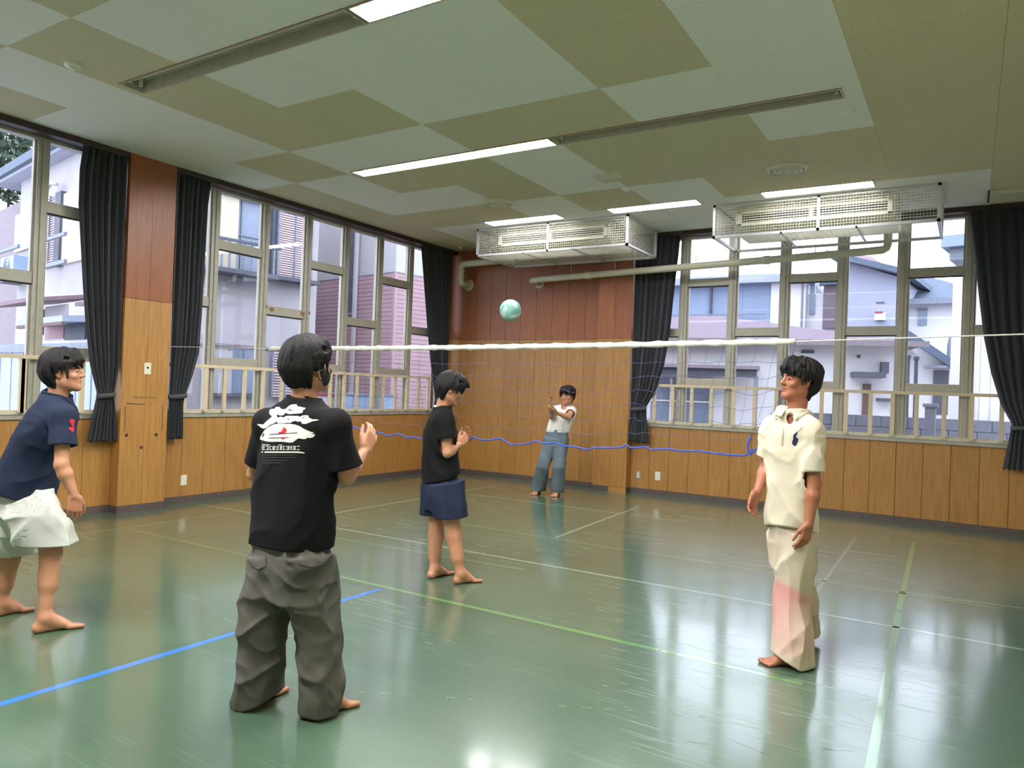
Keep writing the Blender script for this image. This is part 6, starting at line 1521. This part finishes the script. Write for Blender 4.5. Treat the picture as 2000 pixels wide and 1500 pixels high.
# ---- 4: black T-shirt and navy shorts, head bowed, at the net
def person_shorts():
    D = 5.78; J = lambda x, y, o=0.0: at(x, y, D+o); up = np.array([0, 0, 1.0])
    hR, tR = floor_pt(885, 1141), floor_pt(938, 1135); hL, tL = floor_pt(836, 1131), floor_pt(882, 1119)
    root = person_root('person in black T-shirt and navy shorts, head bowed and hands clasped by the net', (hL+hR)/2)
    S = Sdf(VB); fr = Frame(J(880, 760, 0), dirv(0.86, 0.22, -0.34)); add_head(S, fr, 0.98)
    nb = J(862, 800); S.add(cone(nb-up*0.03, fr.p(0, -0.02, -0.055), 0.056, 0.053), 0.03)
    right = dirv(0.22, -0.97); front = dirv(0.97, 0.22)
    pel, waist, chest = J(862, 945), J(858, 905), J(858, 850)
    std_torso(S, pel, waist, chest, nb, right, 0.95)
    shR, shL = J(867, 823, -0.145), J(866, 821, 0.15); elR, wrR = J(874, 884, -0.18), J(897, 868, -0.05); elL, wrL = J(884, 882, 0.17), J(897, 866, 0.04)
    for s in (shL, shR): S.add(cone(chest+(s-chest)*0.3+up*0.03, s, 0.05, 0.045), 0.04)
    limb_arm(S, shR, elR, wrR, 1.05); limb_arm(S, shL, elL, wrL, 1.05)
    add_hand(S, wrR, J(908, 856, 0.0)-wrR, dirv(-0.2, 0.9, 0.2), dirv(0.2, -0.1, 1), 0.30); add_hand(S, wrL, J(908, 853, 0.02)-wrL, dirv(-0.2, -0.9, 0.2), dirv(0.1, 0.1, 1), 0.22)
    aR = add_foot(S, hR, tR); aL = add_foot(S, hL, tL); hipR, hipL = J(872, 950, -0.085), J(856, 950, 0.085); knR, knL = J(886, 1046, -0.09), J(851, 1046, 0.08)
    limb_leg(S, hipR, knR, aR, 1.05); limb_leg(S, hipL, knL, aL, 1.05); S.cut(lambda X, Y, Z: -Z+0.001)
    body = S.mesh('body', 'skin', root)
    paint(body, lambda P: np.clip(1.2-np.linalg.norm(P-fr.p(0, 0.09, -0.062), axis=1)/0.018, 0, 1)*0.8+np.clip((0.02-P[:, 2])/0.03, 0, 0.4))
    st = dict(BOWL); st['w'] = 1.08; st['blobs'] = [((0, -0.05, 0.0), (0.085, 0.075, 0.08)), ((0, 0.02, 0.06), (0.088, 0.11, 0.07))]
    st['seed'] = 9; st['tip'] = 0.01; hair_cap(fr, 1.05, root, st); face_parts(root, body, fr, 0.98)
    sh = tee(root, 't_shirt', 'tee_black', right, [(J(863, 965), 0.185, 0.145), (J(861, 925), 0.18, 0.135), (J(859, 890), 0.175, 0.125), (J(859, 850), 0.178, 0.122), (J(861, 825), 0.165, 0.1), (J(862, 808), 0.12, 0.08), (J(863, 794), 0.08, 0.07)],
        [(chest+(shR-chest)*0.6+up*0.03, shR, elR, 0.58, 0.066, 0.074), (chest+(shL-chest)*0.6+up*0.03, shL, elL, 0.58, 0.066, 0.074)],
        (nb-up*0.01, fr.p(0, -0.018, -0.055), 0.062, 0.07), [(J(862, 933), unit(-up+front*0.25))], mixw(wrinkle_fn(0.009, 6.0, 1.8, 41.0, 0.005), wrinkle_fn(0.008, 5.0, 2.0, 42.0, 0.0, dirv(0.7, 0, -0.7))))
    axn = unit(fr.p(0, -0.018, -0.055)-nb); u_ = unit(np.cross(axn, (0.2, 1, 0))); v_ = np.cross(axn, u_)
    MB().tube([nb+axn*0.012+(u_*math.cos(a)+v_*math.sin(a))*0.061 for a in np.linspace(0, 2*math.pi, 33)], 0.006, 8, False).build('undershirt_collar', 'print_white', root, smooth=True)
    legs = []
    for hp, kn in ((hipR, knR), (hipL, knL)):
        hp2 = hp-up*0.03; legs.append([(hp2+(kn-hp2)*1.1, 0.108, 0.125), (hp2+(kn-hp2)*0.6, 0.11, 0.13), (hp2+(kn-hp2)*0.1, 0.108, 0.135), (hp2+up*0.05, 0.104, 0.13)])
    legs_cloth(root, 'shorts', 'shorts_navy', right, [(J(864, 990), 0.155, 0.125), (J(862, 958), 0.158, 0.124), (J(861, 915), 0.14, 0.1)], legs,
        [sub_halfspace(J(861, 915), (0, 0, 1)), sub_halfspace(J(870, 1006), unit(-up+front*0.08))], mixw(wrinkle_fn(0.009, 6.0, 1.5, 51.0, 0.005), wrinkle_fn(0.006, 5.0, 2.0, 52.0, 0.0, dirv(0.8, 0, 0.5))))
cloth_mat('shorts_navy', srgb(36, 42, 62), 0.12, 300)
person_shorts()

# ---- 5: server by the far wall, white top and blue jeans
def person_server():
    D = 10.6; J = lambda x, y, o=0.0: at(x, y, D+o); up = np.array([0, 0, 1.0])
    hR, tR = floor_pt(1054, 964), floor_pt(1040, 968); hL, tL = floor_pt(1091, 967), floor_pt(1076, 973)
    tR = hR+unit(tR-hR)*0.25; tL = hL+unit(tL-hL)*0.25
    root = person_root('person in white top and wide blue jeans swinging both arms by the far wall', (hL+hR)/2)
    S = Sdf(0.0065); fr = Frame(J(1108, 773, 0), dirv(-0.5, -0.85, -0.08)); add_head(S, fr, 1.05)
    nb = J(1104, 795); S.add(cone(nb-up*0.03, fr.p(0, -0.02, -0.06), 0.056, 0.053), 0.03)
    right = dirv(-0.85, 0.3); front = dirv(-0.4, -0.9)
    pel, waist, chest = J(1087, 855), J(1092, 838), J(1099, 812)
    std_torso(S, pel, waist, chest, nb, right, 0.95)
    shL, shR = J(1117, 803, 0.0), J(1085, 801, 0.02); elL, wrL = J(1110, 815, -0.26), J(1087, 806, -0.36); elR, wrR = J(1079, 815, -0.14), J(1076, 794, -0.33)
    for s in (shL, shR): S.add(cone(chest+(s-chest)*0.3+up*0.03, s, 0.05, 0.047), 0.04)
    limb_arm(S, shR, elR, wrR, 1.05); limb_arm(S, shL, elL, wrL, 1.05)
    add_hand(S, wrR, J(1074, 777, -0.36)-wrR, dirv(0.7, -0.5, 0), dirv(0.3, -0.6, 0.3), 0.25, 1.05); add_hand(S, wrL, J(1074, 799, -0.4)-wrL, dirv(0, 0.3, 0.9), dirv(-0.3, -0.6, 0.4), 0.3, 1.05)
    aR = add_foot(S, hR, tR); aL = add_foot(S, hL, tL); hipR, hipL = J(1077, 858, 0.0), J(1097, 858, 0.0); knR, knL = J(1060, 912, -0.12), J(1092, 912, -0.12)
    limb_leg(S, hipR, knR, aR); limb_leg(S, hipL, knL, aL); S.cut(lambda X, Y, Z: -Z+0.001)
    body = S.mesh('body', 'skin', root)
    paint(body, lambda P: np.clip(1.2-np.linalg.norm(P-fr.p(0, 0.09, -0.062), axis=1)/0.02, 0, 1)*0.8)
    st = dict(BOWL); st['w'] = 1.08; st['blobs'] = [((0, -0.055, 0.0), (0.085, 0.07, 0.085)), ((-0.02, -0.02, 0.06), (0.085, 0.09, 0.07))]
    hair_cap(fr, 1.08, root, st); face_parts(root, body, fr, 1.05)
    tee(root, 'white_top', 'top_white', right, [(J(1087, 862), 0.165, 0.125), (J(1091, 840), 0.162, 0.122), (J(1097, 820), 0.168, 0.12), (J(1101, 806), 0.165, 0.105), (J(1103, 798), 0.12, 0.08), (J(1104, 792), 0.08, 0.07)],
        [(chest+(shR-chest)*0.6+up*0.03, shR, elR, 0.4, 0.06, 0.066), (chest+(shL-chest)*0.6+up*0.03, shL, elL, 0.4, 0.06, 0.066)],
        (nb-up*0.03+front*0.02, fr.p(0, -0.015, -0.06), 0.07, 0.075), [(J(1089, 844), -up)], wrinkle_fn(0.010, 6.0, 2.0, 61.0, 0.005), vox=0.0075, th=0.013)
    legs = []
    for hp, kn, an in ((hipR, knR, aR), (hipL, knL, aL)):
        hp2 = hp-up*0.05; bot = an-up*0.04; legs.append([(bot, 0.1, 0.105), (an+(kn-an)*0.4, 0.094, 0.098), (kn, 0.086, 0.095), (hp2+(kn-hp2)*0.5, 0.086, 0.105), (hp2+up*0.05, 0.092, 0.112)])
    legs_cloth(root, 'jeans', 'jeans_blue', right, [(J(1087, 868), 0.145, 0.115), (J(1088, 858), 0.162, 0.122), (J(1090, 834), 0.145, 0.108)], legs, [sub_halfspace(J(1090, 838), up), lambda X, Y, Z: 0.05-Z],
        mixw(wrinkle_fn(0.012, 6.0, 1.6, 71.0, 0.006), wrinkle_fn(0.008, 5.0, 2.0, 72.0, 0.0, dirv(0.8, 0, 0.5))), vox=0.0075, th=0.013)
cloth_mat('top_white', srgb(226, 222, 214), 0.04); cloth_mat('jeans_blue', srgb(100, 112, 120), 0.25, 200)
person_server()
